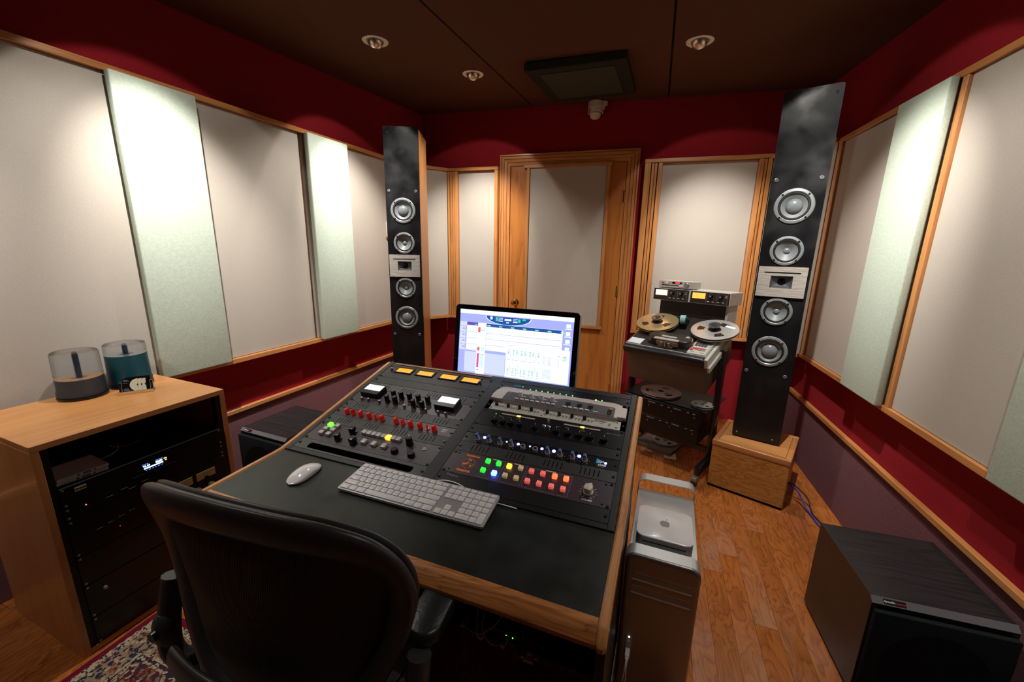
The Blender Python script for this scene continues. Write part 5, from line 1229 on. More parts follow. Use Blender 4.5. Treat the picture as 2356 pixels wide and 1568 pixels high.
ob('power_light', G().cyl(0.033, 0.209, -0.002, 0.0, 0.0024, 12, axis='y'), glow('white_blue_led', (0.6, 0.8, 1.0), 8), t)
ob('power_button', G().cyl(0.033, 0.195, -0.0014, 0.0, 0.0055, 16, axis='y'), alum, t)
t2 = thing('usb_lead', MP, 'white plug and twin leads in the front port of the computer tower', 'cable')
ob('plug', G().box(0.026, 0.040, -0.030, -0.001, 0.157, 0.168, 0.002, 2).box(0.028, 0.038, -0.040, -0.030, 0.159, 0.166, 0.002, 2), white_plastic, t2)
for k in (0, 1):
    g = G(); g.tube(spline([(0.031+0.004*k, -0.038, 0.1625), (0.031+0.003*k, -0.048, 0.150), (0.028+0.007*k, -0.052, 0.11), (0.026+0.008*k, -0.050, 0.05), (0.022+0.014*k, -0.055, 0.008), (0.0+0.03*k, -0.10, 0.0025)]), 0.0020, 8); ob('lead', g, white_plastic, t2)
MI = yawframe(0.5043, 1.1309, 0.4655, -0.3757)
t = thing('mini_computer', MI, 'small square white and silver computer lying on the aluminium tower', 'computer')
ob('body', G().prism(rrect(0, 0, 0.165, 0.165, 0.026, 8), 0.001, 0.0475, bev=0.001), alum, t)
ob('lid', G().prism(rrect(0, 0, 0.163, 0.163, 0.025, 8), 0.0477, 0.0505, bev=0.0012), mouse_lid, t)
ob('rim', front_plate(rrect(0, 0, 0.1652, 0.1652, 0.0262, 8), [rrect(0, 0, 0.160, 0.160, 0.024, 8)], 0.046, 0.0490), alum, t)
ob('disc_slot', G().box(-0.062, 0.062, -0.0829, -0.0822, 0.032, 0.0345), matt_black, t)
# fruit emblem: two lobes with a bite, and a leaf
def emblem_outline(sz):
    P = []
    for i in range(48):
        a = 2*pi*i/48; x, y = sin(a), cos(a)
        r = 0.46+0.035*cos(2*a); r -= 0.10*max(0, y)**10; r -= 0.05*max(0, -y)**14
        r *= 1-0.06*(y < 0)*abs(y)
        P.append((x*r*1.0, y*r*1.02))
    B_ = (0.56, 0.07); out = []
    for x, y in P:
        d = hypot(x-B_[0], y-B_[1])
        if d < 0.21: k = 0.21/d; x, y = B_[0]+(x-B_[0])*k, B_[1]+(y-B_[1])*k
        out.append((x*sz, y*sz))
    return out
g = G(); g.prism(emblem_outline(0.036), 0.0505, 0.0507)
lf = []; 
for i in range(9): a = i/8; lf.append((0.02+0.17*a, 0.56+0.20*a+0.05*sin(pi*a)))
for i in range(1, 8): a = 1-i/8; lf.append((0.02+0.17*a+0.055*sin(pi*a), 0.56+0.20*a-0.03*sin(pi*a)))
g.prism([(x*0.036, y*0.036) for x, y in reversed(lf)], 0.0505, 0.0507); ob('emblem', g, mat('emblem_grey', (0.22, 0.205, 0.205), 0.3), t)

# ---- odds and ends on the shelf under the desk
MH = MD @ T(0.815, 0.185, 0.4032)
t = thing('usb_hub', MH, 'black hub with two green lights on the shelf under the desk', 'hub')
ob('case', G().box(-0.09, 0.09, -0.035, 0.035, 0.0, 0.026, 0.003, 2), black_plastic, t)
for x in (-0.008, 0.010): ob('led', G().cyl(x, 0.014, -0.0362, -0.035, 0.0016, 8, axis='y'), g_led, t)
tan_pl = mat('beige_plug', (0.42, 0.33, 0.26), 0.5)
t = thing('usb_stick', MH, 'dark teal memory stick plugged into the hub under the desk', 'memory stick'); ob('body', G().box(0.028, 0.044, -0.075, -0.036, 0.010, 0.020, 0.002, 2), mat('teal_plastic', (0.01, 0.10, 0.13), 0.4), t)
def plug(pts, label, px=None):
    t = thing('usb_cable', MH, label, 'cable', 'white cables under the desk')
    g = G(); g.tube(spline(pts, 6), 0.0016, 8); ob('lead', g, tan_pl, t)
    e = Vector(pts[-1]); ob('plug', G().box(e.x-0.006, e.x+0.006, e.y-0.008, e.y+0.020, e.z-0.005, e.z+0.005, 0.0015, 2), tan_pl, t)
plug([(-0.11, 0.02, 0.25), (-0.105, -0.01, 0.16), (-0.085, -0.04, 0.08), (-0.075, -0.065, 0.02), (-0.066, -0.058, 0.013)], 'white cable hanging under the desk edge, leftmost')
plug([(-0.08, 0.02, 0.25), (-0.075, -0.01, 0.16), (-0.06, -0.05, 0.09), (-0.055, -0.075, 0.06), (-0.03, -0.085, 0.035), (-0.006, -0.058, 0.013)], 'white cable hanging under the desk edge, second from the left')
plug([(-0.03, 0.0, 0.25), (-0.02, -0.03, 0.17), (-0.01, -0.06, 0.10), (-0.05, -0.09, 0.06), (-0.10, -0.07, 0.035), (-0.12, -0.05, 0.02)], 'white cable curving back to the left under the desk')
t = thing('usb_clip', MH @ T(0.062, -0.062, 0.0), 'beige open plug lying in front of the hub under the desk', 'plug'); ob('clip', G().box(-0.012, 0.012, -0.008, -0.004, 0, 0.008).box(-0.012, -0.008, -0.004, 0.010, 0, 0.008).box(-0.012, 0.004, 0.010, 0.014, 0, 0.008).box(0.012, 0.020, 0.004, 0.018, 0, 0.008, 0.001, 1), tan_pl, t)
# ================================================================== EQUIPMENT CABINET
MC = yawframe(-1.4073, 1.0669, 0, 1.1903); CW, CD, CH = 0.558, 0.474, 0.7743
t = thing('equipment_cabinet', MC, 'oak veneered equipment cabinet full of black rack units, left foreground', 'cabinet')
ob('top_panel', G().box(0, CW, 0, CD, CH-0.020, CH, 0.0012, 1), cab_oak, t)
ob('side_panel', G().box(0, 0.0195, 0, CD, 0.0, CH-0.0203, 0.001, 1), cab_oak_z, t); ob('side_panel', G().box(CW-0.0195, CW, 0, CD, 0.0, CH-0.0203, 0.001, 1), cab_oak_z, t)
ob('bottom_panel', G().box(0.0198, CW-0.0198, 0.0, CD, 0.004, 0.024, 0.001, 1), cab_oak, t)
ob('back_panel', G().box(0.0198, CW-0.0198, CD-0.012, CD-0.002, 0.0243, CH-0.0203), matt_black, t)
for x in (0.020, CW-0.0372): ob('rack_rail', G().box(x, x+0.0170, 0.004, 0.03, 0.0245, CH-0.0205), black_metal, t)
def cunit(z0, z1, name, label, dep=0.30, face=None, y=0.0, group='black rack units in the oak cabinet'):
    t2 = thing(name, MC @ T(0.0375, 0.002, 0), label, 'rack unit', group)
    ob('case', G().box(0.006, 0.477, 0.0052, dep, z0+0.001, z1-0.0008, 0.001, 1), black_metal, t2)
    ob('face_plate', G().box(0.0, 0.483, -0.004, 0.005, z0+0.0006, z1-0.0006, 0.0015, 1), face or black_plastic, t2)
    for x in (0.007, 0.476):
        for z in (z0+0.008, z1-0.008):
            ob('rack_screw', G().cyl(x, z, -0.0062, -0.004, 0.0035, 10, axis='y'), grey_metal, t2)
    return t2
F = lambda x, z, d=-0.0045: T(x-0.0375, d, z) @ FRONT
t2 = cunit(0.545, 0.6145, 'disc_player', 'black disc player with a blue-white display, topmost in the oak cabinet', 0.27)
nl = ob('name_label', G().box(0.0335, 0.0605, -0.0049, -0.0041, 0.588, 0.6015), cream, t2); letter('SNMb', 0.0105, ink_dark, nl, F(0.0845, 0.595, -0.0052), bold=0.0005)
dp = ob('display', G().box(0.207, 0.285, -0.0047, -0.0041, 0.560, 0.590), mat('display_window', (0.002, 0.003, 0.01), 0.15), t2)
cyanw = glow('display_digits', (0.55, 0.80, 1.0), 5); dblue = glow('display_blue', (0.08, 0.25, 0.9), 2.0); dor = glow('display_orange', (1.0, 0.35, 0.08), 4)
letter('TR 04', 0.0085, cyanw, dp, F(0.2585, 0.5795, -0.0049), bold=0.0003, name='digits'); letter('03:29', 0.0095, cyanw, dp, F(0.297, 0.5795, -0.0049), bold=0.0003, name='digits')
for i in range(8): ob('bar', G().box(0.2125+i*0.0075, 0.219+i*0.0075, -0.0051, -0.0047, 0.569, 0.5735), cyanw, dp)
for i in range(6): ob('bar', G().box(0.216+i*0.0095, 0.222+i*0.0095, -0.0051, -0.0047, 0.5625, 0.564), dblue, dp)
for x0, x1 in ((0.2095, 0.228), (0.249, 0.272)): ob('bar', G().box(x0, x1, -0.0051, -0.0047, 0.5865, 0.588), dblue, dp)
ob('bar', G().box(0.275, 0.284, -0.0051, -0.0047, 0.580, 0.584), dor, dp); ob('bar', G().box(0.278, 0.284, -0.0051, -0.0047, 0.5735, 0.576), dor, dp)
ob('tray_slot', G().box(0.175, 0.31, -0.0046, -0.0041, 0.552, 0.554), dark_grey, t2)
t2 = cunit(0.500, 0.5443, 'tape_deck', 'slim black unit with a red light below the disc player in the oak cabinet')
ob('led', G().cyl(0.050, 0.542-0.010, -0.0058, -0.004, 0.0018, 10, axis='y'), g_ledr, t2)
for x, z in ((0.10, 0.525), (0.14, 0.531), (0.16, 0.521), (0.20, 0.528)): ob('legend', G().box(x, x+0.02, -0.0044, -0.0041, z, z+0.0012), ink_grey, t2)
t2 = cunit(0.365, 0.4993, 'twin_meter_unit', 'black unit with two dim cream meters and brass-coloured knobs in the oak cabinet')
dimcream = mat('dim_cream_scale', (0.46, 0.36, 0.17), 0.6)
for x in (0.2835, 0.3690):
    mtr = ob('meter_face', G().box(x, x+0.0705, -0.0052, -0.0041, 0.430, 0.4615), dimcream, t2)
    ob('meter_mask', G().cyl(x+0.035, 0.430, -0.0062, -0.0053, 0.009, 16, axis='y'), black_plastic, mtr)
    for i in range(7): ob('scale_mark', G().box(-0.0004, 0.0004, -0.0056, -0.0052, 0.018, 0.021, M=T(x+0.035, 0, 0.432) @ Matrix.Rotation(rad(-42+14*i), 4, 'Y')), ink_dark, mtr)
for x in (0.3519, 0.4018, 0.4533):
    g = G(); g.lathe([(0.0125, 0), (0.0115, 0.016), (0.0095, 0.018), (0, 0.018)], 8, F(x, 0.394)); ob('knob', g, mat('bronze_knob', (0.30, 0.22, 0.13), 0.3, metal=0.8) if x < 0.36 else bpy.data.materials['bronze_knob'], t2)
ob('led', G().cyl(0.118, 0.405, -0.0056, -0.004, 0.0014, 10, axis='y'), glow('dim_red_led', (0.8, 0.02, 0.02), 1.0), t2)
for x, z in ((0.06, 0.43), (0.09, 0.434), (0.12, 0.438), (0.15, 0.442)): ob('legend', G().box(x, x+0.016, -0.0044, -0.0041, z, z+0.0012), ink_grey, t2)
cunit(0.255, 0.3643, 'power_amplifier', 'plain black rack unit below the twin-meter unit in the oak cabinet')
t2 = cunit(0.130, 0.2543, 'power_amplifier', 'black rack unit with a small grey knob, second lowest in the oak cabinet')
g = G(); g.lathe([(0.006, 0), (0.005, 0.008), (0, 0.008)], 14, F(0.085, 0.215)); ob('knob', g, grey_metal, t2)
cunit(0.0245, 0.1293, 'power_amplifier', 'plain black rack unit, lowest in the oak cabinet')
# disc cases lying on the player
case_m = mat('clear_case', (0.62, 0.55, 0.54), 0.2, alpha=0.9); slip = mat('case_slip', (0.38, 0.30, 0.29), 0.6); lab_d = mat('label_dark', (0.10, 0.08, 0.08), 0.6); lab_g = mat('label_grey', (0.36, 0.40, 0.38), 0.6)
for i, (z, lb_) in enumerate(((0.6150, 'lower clear disc case on the black disc player in the cabinet'), (0.6262, 'upper clear disc case on the black disc player in the cabinet'))):
    t2 = thing('disc_case', MC @ T(0.105, 0.078, z) @ Matrix.Rotation(rad(-6+3*i), 4, 'Z'), lb_, 'disc case', 'disc cases in the cabinet')
    ob('case', G().box(-0.058, 0.066, -0.062, 0.062, 0, 0.0104, 0.001, 1), case_m, t2)
    for x0, x1, m in ((-0.040, -0.018, lab_g), (-0.012, -0.005, lab_d), (0.002, 0.022, lab_d), (0.028, 0.034, lab_d), (0.039, 0.056, lab_g)): ob('spine_label', G().box(x0, x1, -0.0626, -0.0621, 0.0025, 0.0085), m, t2)
t2 = thing('small_box', MC @ T(0.055, 0.16, 0.6150), 'small pale box at the back left of the cabinet shelf', 'box'); ob('box', G().box(-0.012, 0.012, -0.012, 0.012, 0, 0.075, 0.001, 1), slip, t2)
g = G(); g.tube(spline([(0.17, 0.12, 0.618), (0.20, 0.11, 0.619), (0.235, 0.12, 0.624), (0.25, 0.14, 0.640), (0.24, 0.17, 0.632), (0.26, 0.16, 0.619), (0.30, 0.15, 0.618), (0.33, 0.16, 0.6175)]), 0.0018, 6)
o = ob('adapter_lead', g, grey_metal); o.matrix_world = MC; tag(o, 'thin dark lead lying on the disc player inside the cabinet', 'cable')
# ---- disc spindles on the cabinet
cover = mat('frosted_cover', (0.86, 0.88, 0.92), 0.12, trans=1.0, ior=1.15, alpha=0.72, bump=0.02, bscale=40)
dark_teal = mat('dark_teal_post', (0.02, 0.06, 0.09), 0.4)
def spindle(x, y, hs, side, top, label):
    t2 = thing('disc_spindle', MC @ T(x, y, CH+0.0003), label, 'disc spindle', 'disc spindles on the cabinet')
    g = G(); g.lathe([(0, 0), (0.071, 0), (0.0725, 0.003), (0.0725, 0.009), (0.064, 0.010), (0, 0.010)], 44); ob('base', g, black_plastic, t2)
    ob('post', G().cyl(0, 0, 0.010, 0.172, 0.0073, 16), dark_teal, t2)
    g = G(); g.lathe([(0.0078, 0.0105), (0.060, 0.0105), (0.060, hs), (0.0078, hs)], 48, close=True); st = ob('disc_stack', g, side, t2)
    g = G(); g.lathe([(0.0079, hs+0.0001), (0.0598, hs+0.0001), (0.0598, hs+0.0008), (0.0079, hs+0.0008)], 48, close=True); ob('top_disc', g, top, st)
    g = G(); g.lathe([(0.0079, hs+0.0009), (0.019, hs+0.0009), (0.019, hs+0.0012), (0.0079, hs+0.0012)], 30, close=True); ob('disc_ring', g, bpy.data.materials['grey_metal'], st)
    g = G(); pr = [(0.0715, 0.010), (0.0712, 0.030), (0.0690, 0.031), (0.0668, 0.172), (0.0655, 0.178), (0.061, 0.1815), (0.024, 0.1815), (0.022, 0.179), (0, 0.179)]
    inn = [(max(0, r_-0.0012), z-0.0012 if z > 0.1 else z) for r_, z in pr]
    g.lathe(pr+list(reversed(inn)), 48); ob('cover', g, cover, t2)
spindle(0.284, 0.399, 0.077, mat('disc_edges_grey', (0.08, 0.095, 0.12), 0.25, bump=0.3, bscale=700, stretch=(0.01, 0.01, 1)), mat('copper_disc', (0.72, 0.40, 0.19), 0.3), 'clear disc spindle with a short stack topped by a copper disc, on the cabinet')
spindle(0.437, 0.399, 0.134, mat('disc_edges_teal', (0.015, 0.14, 0.19), 0.2, bump=0.3, bscale=700, stretch=(0.01, 0.01, 1)), mat('pale_disc', (0.55, 0.60, 0.60), 0.15, metal=0.4), 'clear disc spindle nearly full of teal-edged discs, behind on the cabinet')
# ---- card holder
MCH = yawframe(-1.5462, 1.4844, CH+0.0004, rad(32.3))
t2 = thing('card_holder', MCH, 'chrome business card holder standing on the oak cabinet', 'card holder')
g = G()
for x0, x1 in ((0.0, 0.110),): g.box(x0, x1, 0.0, 0.003, 0.0, 0.012, 0.0006, 1); g.box(x0, x1, 0.003, 0.050, 0.0, 0.002, 0.0005, 1)
ob('base', g, chrome, t2)
for x in (0.004, 0.098):
    ob('upright', G().box(x, x+0.009, 0.006, 0.009, 0.002, 0.048, 0.001, 1, M=T(0, 0.006, 0) @ Matrix.Rotation(rad(-14), 4, 'X')), chrome, t2)
    ob('side_fin', G().box(x+0.0035, x+0.0055, 0.010, 0.046, 0.002, 0.034, 0.0006, 1), black_plastic, t2)
ink_cream = mat('cream_print', (0.66, 0.64, 0.47), 0.5)
for i in range(3):
    MB2 = MCH @ T(0.014+0.0*i, 0.0195+i*0.0045, 0.0028) @ Matrix.Rotation(rad(-14), 4, 'X')
    t3 = thing('business_card', MB2, ['front', 'middle', 'rear'][i]+' black business card with a cream disc print in the chrome holder', 'card', 'business cards')
    ob('card', G().box(0.0+i*0.004, 0.072+i*0.006, 0, 0.0008, i*0.0015, 0.054+i*0.0018), black_plastic, t3)
    def half(cx, r): return [(cx+r*cos(a), 0.027+r*sin(a)) for a in [pi/2+pi*k/18 for k in range(19)]]
    for j in ((0, 1, 2) if i == 0 else (2,)):
        cx = 0.047+j*0.012; rr = 0.0255-0.0006*j
        g = G(); g.prism([(x, z) for x, z in half(cx, rr)] if j == 0 else [(cx-0.0115, 0.027-rr*0.97)]+[(cx, 0.027-rr), (cx, 0.027+rr)]+[(cx-0.0115, 0.027+rr*0.93)], 0, 0.0003)
        o = ob('disc_print', g, ink_cream, t3); o.matrix_local = T(0, -0.0002-0.0003*j, i*0.0015) @ FRONT @ T(0, 0, 0)
        if i == 0: o = ob('disc_hub', G().prism([(cx+0.004*cos(a), 0.027+0.005*sin(a)) for a in [pi/2+pi*k/8 for k in range(9)]], 0, 0.0003), ink_dark, t3); o.matrix_local = T(0, -0.0005-0.0003*j, 0) @ FRONT
    if i == 0:
        for z in (0.048, 0.044, 0.037, 0.014, 0.010, 0.007): ob('card_line', G().box(0.003, 0.003+rng.uniform(0.008, 0.02), -0.0004, -0.0001, z, z+0.0012), ink_grey, t3)

# ================================================================== OFFICE CHAIR
MCR = MD @ T(0.462, -0.249, 0.09) @ Matrix.Rotation(rad(4.5), 4, 'Z')
t = thing('office_chair', MCR, 'black mesh-backed office chair seen from behind, pulled up to the desk', 'chair')
graph = mat('graphite_frame', (0.045, 0.042, 0.044), 0.34, bump=0.08, bscale=700)
half_ = [(0.0, 0.0, 0.838), (0.10, 0.004, 0.836), (0.18, 0.018, 0.826), (0.238, 0.045, 0.796), (0.264, 0.070, 0.745), (0.266, 0.085, 0.680), (0.248, 0.080, 0.600), (0.212, 0.060, 0.515), (0.160, 0.038, 0.445), (0.085, 0.022, 0.405), (0.0, 0.018, 0.395)]
ctrl = [(x, y, z) for x, y, z in half_]+[(-x, y, z) for x, y, z in reversed(half_[1:-1])]
loop = spline(ctrl+[ctrl[0]], 6)[:-1]
# make the closing smooth
def closed(ctrl, n):
    P = [Vector(p) for p in ctrl]; N = len(P); out = []
    for i in range(N):
        a, b, c, d = P[i-1], P[i], P[(i+1) % N], P[(i+2) % N]
        for k in range(n):
            s_ = k/n; out.append(0.5*((2*b)+(c-a)*s_+(2*a-5*b+4*c-d)*s_*s_+(3*b-a-3*c+d)*s_**3))
    return out
loop = closed(ctrl, 6); NLP = len(loop)
def band(off, wfac, thick, name, m, seg=14):
    rings = []
    for i, p in enumerate(loop):
        tg = (loop[(i+1) % NLP]-loop[i-1]).normalized(); nrm = Vector((0, 1, 0)); nrm = (nrm-tg*nrm.dot(tg)).normalized()
        cen = Vector((0, p.y, 0.63)); w = tg.cross(nrm)
        if (p-cen).dot(w) < 0: w = -w
        hw = (0.034 if p.z > 0.78 else 0.034-(0.78-p.z)*0.04)*wfac; hw = max(hw, 0.019*wfac)
        ring = []
        for k in range(seg):
            a = 2*pi*k/seg; c, s_ = cos(a), sin(a)
            ring.append(p+w*(hw*(abs(c)**0.7)*(1 if c > 0 else -1))+nrm*(off+thick*(abs(s_)**0.8)*(1 if s_ > 0 else -1)-0.010*(abs(c)**2 if c < 0 else 0)*-1))
        rings.append(ring)
    g = G(); g.loft(rings, close_path=True); return ob(name, g, m, t, ang=50)
band(0.0, 1.0, 0.0115, 'back_frame', graph); band(0.019, 0.82, 0.008, 'front_frame', graph)
# pellicle
mesh_m = bpy.data.materials.new('mesh_weave'); mesh_m.use_nodes = True
nt = mesh_m.node_tree; b = nt.nodes['Principled BSDF']; b.inputs['Base Color'].default_value = (0.012, 0.011, 0.012, 1); b.inputs['Roughness'].default_value = 0.5
tc = nt.nodes.new('ShaderNodeTexCoord'); wv = nt.nodes.new('ShaderNodeTexWave'); wv.wave_type = 'BANDS'; wv.bands_direction = 'X'; wv.inputs['Scale'].default_value = 90; wv.inputs['Distortion'].default_value = 1.5
bp = nt.nodes.new('ShaderNodeBump'); bp.inputs['Strength'].default_value = 0.6; bp.inputs['Distance'].default_value = 0.002
nt.links.new(tc.outputs['Object'], wv.inputs['Vector']); nt.links.new(wv.outputs['Fac'], bp.inputs['Height']); nt.links.new(bp.outputs['Normal'], b.inputs['Normal'])
g = G(); cen = Vector((0, 0.0, 0.63)); rings = []
for k in range(7):
    f = 1-k/7; rings.append([Vector((cen.x+(p.x-cen.x)*f*0.97, (p.y+0.012)*f*f+0.0*(1-f)-0.012*(1-f*f), cen.z+(p.z-cen.z)*f*0.97)) for p in loop])
V = [[g.bm.verts.new(p) for p in r] for r in rings]
for a, b_ in zip(V, V[1:]):
    for i in range(NLP): g.bm.faces.new((a[i], a[(i+1) % NLP], b_[(i+1) % NLP], b_[i]))
g.bm.faces.new(V[-1]); ob('back_mesh', g, mesh_m, t, ang=60)
# lumbar pad behind the mesh
g = G(); rings = []
for i in range(15):
    x = -0.175+0.35*i/14; y = -0.040+0.030*(x/0.175)**2; hz = 0.038*(1-0.25*abs(x/0.175)**4)
    rings.append([Vector((x, y+0.012*cos(a), 0.505+hz*sin(a))) for a in [2*pi*k/14 for k in range(14)]])
g.loft(rings); ob('lumbar_pad', g, graph, t, ang=60)
# spine, seat, arms, base
g = G(); g.tube(spline([(0, -0.020, 0.405), (0, -0.028, 0.37), (0, 0.02, 0.345), (0, 0.12, 0.335)]), [0.032]*25, 12, flat=0.6); ob('spine', g, graph, t)
g = G(); g.prism(rrect(0, 0.25, 0.50, 0.44, 0.10, 8), 0.385, 0.415, bev=0.008); st = ob('seat_frame', g, graph, t, ang=50)
g = G(); g.prism(rrect(0, 0.25, 0.43, 0.37, 0.08, 8), 0.4152, 0.420, bev=0.002); ob('seat_mesh', g, mesh_m, st)
ob('tilt_box', G().box(-0.09, 0.09, 0.10, 0.33, 0.315, 0.384, 0.02, 3), graph, t)
for s_ in (-1, 1):
    g = G(); g.tube(spline([(s_*0.10, 0.12, 0.345), (s_*0.22, 0.08, 0.36), (s_*0.285, 0.055, 0.40), (s_*0.298, 0.060, 0.47), (s_*0.298, 0.085, 0.575)]), [0.022]*33, 10); ar = ob('arm', g, graph, t, ang=50)
    g = G(); g.sphere(s_*0.298, 0.052, 0.46, 0.030, sy=0.7, sz=1.6); ob('arm_joint', g, graph, ar)
    g = G(); g.cyl(s_*0.298, 0.47, 0.024, 0.034, 0.011, 16, axis='y'); ob('arm_knob', g, black_plastic, ar)
    g = G(); g.prism(rrect(s_*0.285, 0.200, 0.070, 0.21, 0.033, 8), 0.577, 0.600, bev=0.009); ob('arm_pad', g, vinyl, ar, ang=50)
ob('gas_column', G().cyl(0, 0.22, 0.02, 0.315, 0.026, 18), black_plastic, t)
bs = ob('base', G().cyl(0, 0.22, 0.075, 0.125, 0.045, 20), graph, t); bs.location = (0, 0, -0.0805)
for k in range(5):
    a = rad(18+72*k); ex, ey = 0.29*cos(a), 0.22+0.29*sin(a)
    g = G(); g.tube([(0.03*cos(a), 0.22+0.03*sin(a), 0.105), (0.16*cos(a), 0.22+0.16*sin(a), 0.092), (ex, ey, 0.072)], [0.022, 0.019, 0.014], 10); ob('leg', g, graph, bs)
    g = G()
    for s_ in (-1, 1): g.cyl(0, 0.028, s_*0.012-0.008, s_*0.012+0.008, 0.0205, 16, axis='x', M=T(ex, ey, 0) @ Matrix.Rotation(a+0.6, 4, 'Z'))
    g.cyl(ex, ey, 0.045, 0.068, 0.008, 10); ob('caster', g, black_plastic, bs)

# ================================================================== RUG
RX = Vector((0.942, -0.335, 0)).normalized(); RY = Vector((-RX.y, RX.x, 0)); MRG = frame(Vector((-1.315, 1.262, 0)), RX, RY, ZV)
t = thing('rug', MRG, 'patterned oriental rug with a crimson binding under the chair', 'rug')
def rugmat(name, base, pal, scale=38, thr=0.42, warp=0.026):
    m, nt, b = nodes(name); L = nt.links.new; N = nt.nodes.new
    b.inputs['Roughness'].default_value = 0.95; b.inputs['Specular IOR Level'].default_value = 0.1; b.inputs['Sheen Weight'].default_value = 0.25
    tc = N('ShaderNodeTexCoord'); nz = N('ShaderNodeTexNoise'); nz.inputs['Scale'].default_value = 70; nz.inputs['Detail'].default_value = 2
    sb = N('ShaderNodeVectorMath'); sb.operation = 'SUBTRACT'; sb.inputs[1].default_value = (0.5, 0.5, 0.5); sc = N('ShaderNodeVectorMath'); sc.operation = 'SCALE'; sc.inputs['Scale'].default_value = warp; ad = N('ShaderNodeVectorMath')
    L(tc.outputs['Object'], nz.inputs['Vector']); L(nz.outputs['Color'], sb.inputs[0]); L(sb.outputs[0], sc.inputs[0]); L(sc.outputs[0], ad.inputs[0]); L(tc.outputs['Object'], ad.inputs[1])
    vo = N('ShaderNodeTexVoronoi'); vo.voronoi_dimensions = '2D'; vo.inputs['Scale'].default_value = scale; L(ad.outputs[0], vo.inputs['Vector'])
    sp = N('ShaderNodeSeparateColor'); L(vo.outputs['Color'], sp.inputs[0]); rp = N('ShaderNodeValToRGB'); rp.color_ramp.interpolation = 'CONSTANT'
    e = rp.color_ramp.elements; e[0].position = 0; e[0].color = (*pal[0], 1); e[1].position = 1/len(pal); e[1].color = (*pal[1], 1)
    for i, c in enumerate(pal[2:]): x = e.new((i+2)/len(pal)); x.color = (*c, 1)
    L(sp.outputs[0], rp.inputs['Fac'])
    lt = N('ShaderNodeMath'); lt.operation = 'LESS_THAN'; lt.inputs[1].default_value = thr; L(vo.outputs['Distance'], lt.inputs[0])
    mx = N('ShaderNodeMix'); mx.data_type = 'RGBA'; mx.inputs['A'].default_value = (*base, 1); L(lt.outputs[0], mx.inputs['Factor']); L(rp.outputs['Color'], mx.inputs['B']); L(mx.outputs['Result'], b.inputs['Base Color'])
    n2 = N('ShaderNodeTexNoise'); n2.inputs['Scale'].default_value = 420; bp = N('ShaderNodeBump'); bp.inputs['Strength'].default_value = 0.9; bp.inputs['Distance'].default_value = 0.003
    L(tc.outputs['Object'], n2.inputs['Vector']); L(n2.outputs['Fac'], bp.inputs['Height']); L(bp.outputs['Normal'], b.inputs['Normal'])
    return m
navy, wine, crm, rust, tanc, sage = (0.010, 0.012, 0.040), (0.085, 0.008, 0.018), (0.46, 0.36, 0.23), (0.26, 0.06, 0.025), (0.28, 0.20, 0.11), (0.16, 0.16, 0.12)
r_bind = fabric('rug_binding', (0.13, 0.006, 0.020), 600, 0.6, 0.2)
r_guard = rugmat('rug_guard', crm, [navy, wine, crm, tanc], 105, 0.42); r_main = rugmat('rug_border', tanc, [navy, crm, rust, navy, wine], 68, 0.42)
r_navy = rugmat('rug_navy', navy, [crm, rust, crm, tanc, wine, navy], 74, 0.40); r_wine = rugmat('rug_wine', wine, [crm, navy, tanc, rust, sage], 74, 0.40); r_cream = rugmat('rug_cream', crm, [crm, tanc, wine], 120, 0.5)
LX, LY = 1.20, 1.65
ob('binding', G().box(0, LX, -LY, 0, 0.0004, 0.0055, 0.002, 1), r_bind, t)
def ringp_(i0, i1, z0, z1, m, nm):
    o = [(i0, -LY+i0), (LX-i0, -LY+i0), (LX-i0, -i0), (i0, -i0)]; i_ = [(i1, -LY+i1), (LX-i1, -LY+i1), (LX-i1, -i1), (i1, -i1)]
    ob(nm, front_plate(o, [i_], z0, z1), m, t, ang=20)
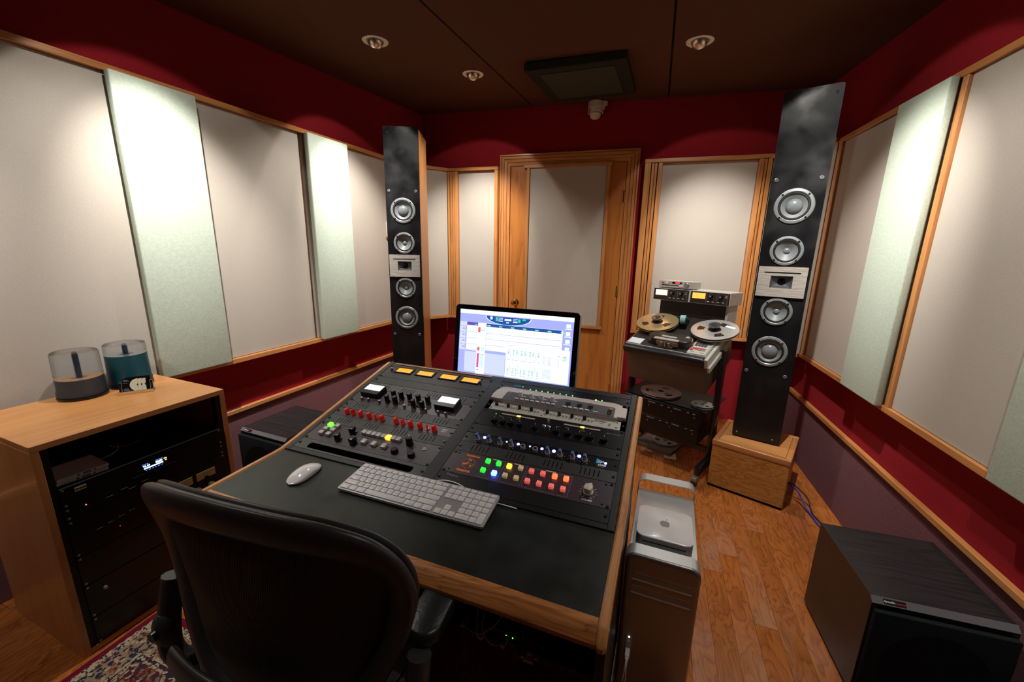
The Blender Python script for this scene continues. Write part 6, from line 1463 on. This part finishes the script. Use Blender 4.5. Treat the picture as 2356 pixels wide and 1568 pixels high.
def wob(pts, amp=0.0035, step=0.012):
    """zig-zag edge as woven"""
    out = []; n = len(pts)
    for i in range(n):
        a, b_ = Vector(pts[i]), Vector(pts[(i+1) % n]); L = (b_-a).length; k = max(1, int(L/step)); nn = Vector((-(b_-a).y, (b_-a).x)).normalized()
        for j in range(k): p = a+(b_-a)*j/k+nn*(amp if j % 2 else 0); out.append((p.x, p.y))
    return out
ob('field', G().prism(wob([(0.026, -LY+0.026), (LX-0.026, -LY+0.026), (LX-0.026, -0.026), (0.026, -0.026)]), 0.0056, 0.0080), r_guard, t)
ob('main_border', G().prism([(0.052, -LY+0.052), (LX-0.052, -LY+0.052), (LX-0.052, -0.052), (0.052, -0.052)], 0.0081, 0.0083), r_main, t)
ob('inner_guard', G().prism(wob([(0.128, -LY+0.128), (LX-0.128, -LY+0.128), (LX-0.128, -0.128), (0.128, -0.128)]), 0.0084, 0.0086), r_cream, t)
ob('inner_field', G().prism([(0.140, -LY+0.140), (LX-0.140, -LY+0.140), (LX-0.140, -0.140), (0.140, -0.140)], 0.0087, 0.0089), r_navy, t)
px_, py_ = 0.185, 0.235
for i in range(5):
    for j in range(6):
        x0, y1 = 0.140+i*px_, -0.140-j*py_; 
        if x0+px_ > LX-0.13 or y1-py_ < -LY+0.13: continue
        cx, cy = x0+px_/2, y1-py_/2
        sh_ = [(cx-px_*0.46, cy-py_*0.34), (cx-px_*0.28, cy-py_*0.46), (cx+px_*0.28, cy-py_*0.46), (cx+px_*0.46, cy-py_*0.34), (cx+px_*0.46, cy+py_*0.34), (cx+px_*0.28, cy+py_*0.46), (cx-px_*0.28, cy+py_*0.46), (cx-px_*0.46, cy+py_*0.34)]
        ob('medallion_outline', G().prism(wob(sh_, 0.003, 0.010), 0.0090, 0.00915), r_cream, t)
        inn = [(cx+(x-cx)*0.90, cy+(y-cy)*0.92) for x, y in sh_]
        ob('medallion', G().prism(wob(inn, 0.003, 0.010), 0.0092, 0.0094), r_wine if (i+j) % 2 == 0 else r_navy, t)
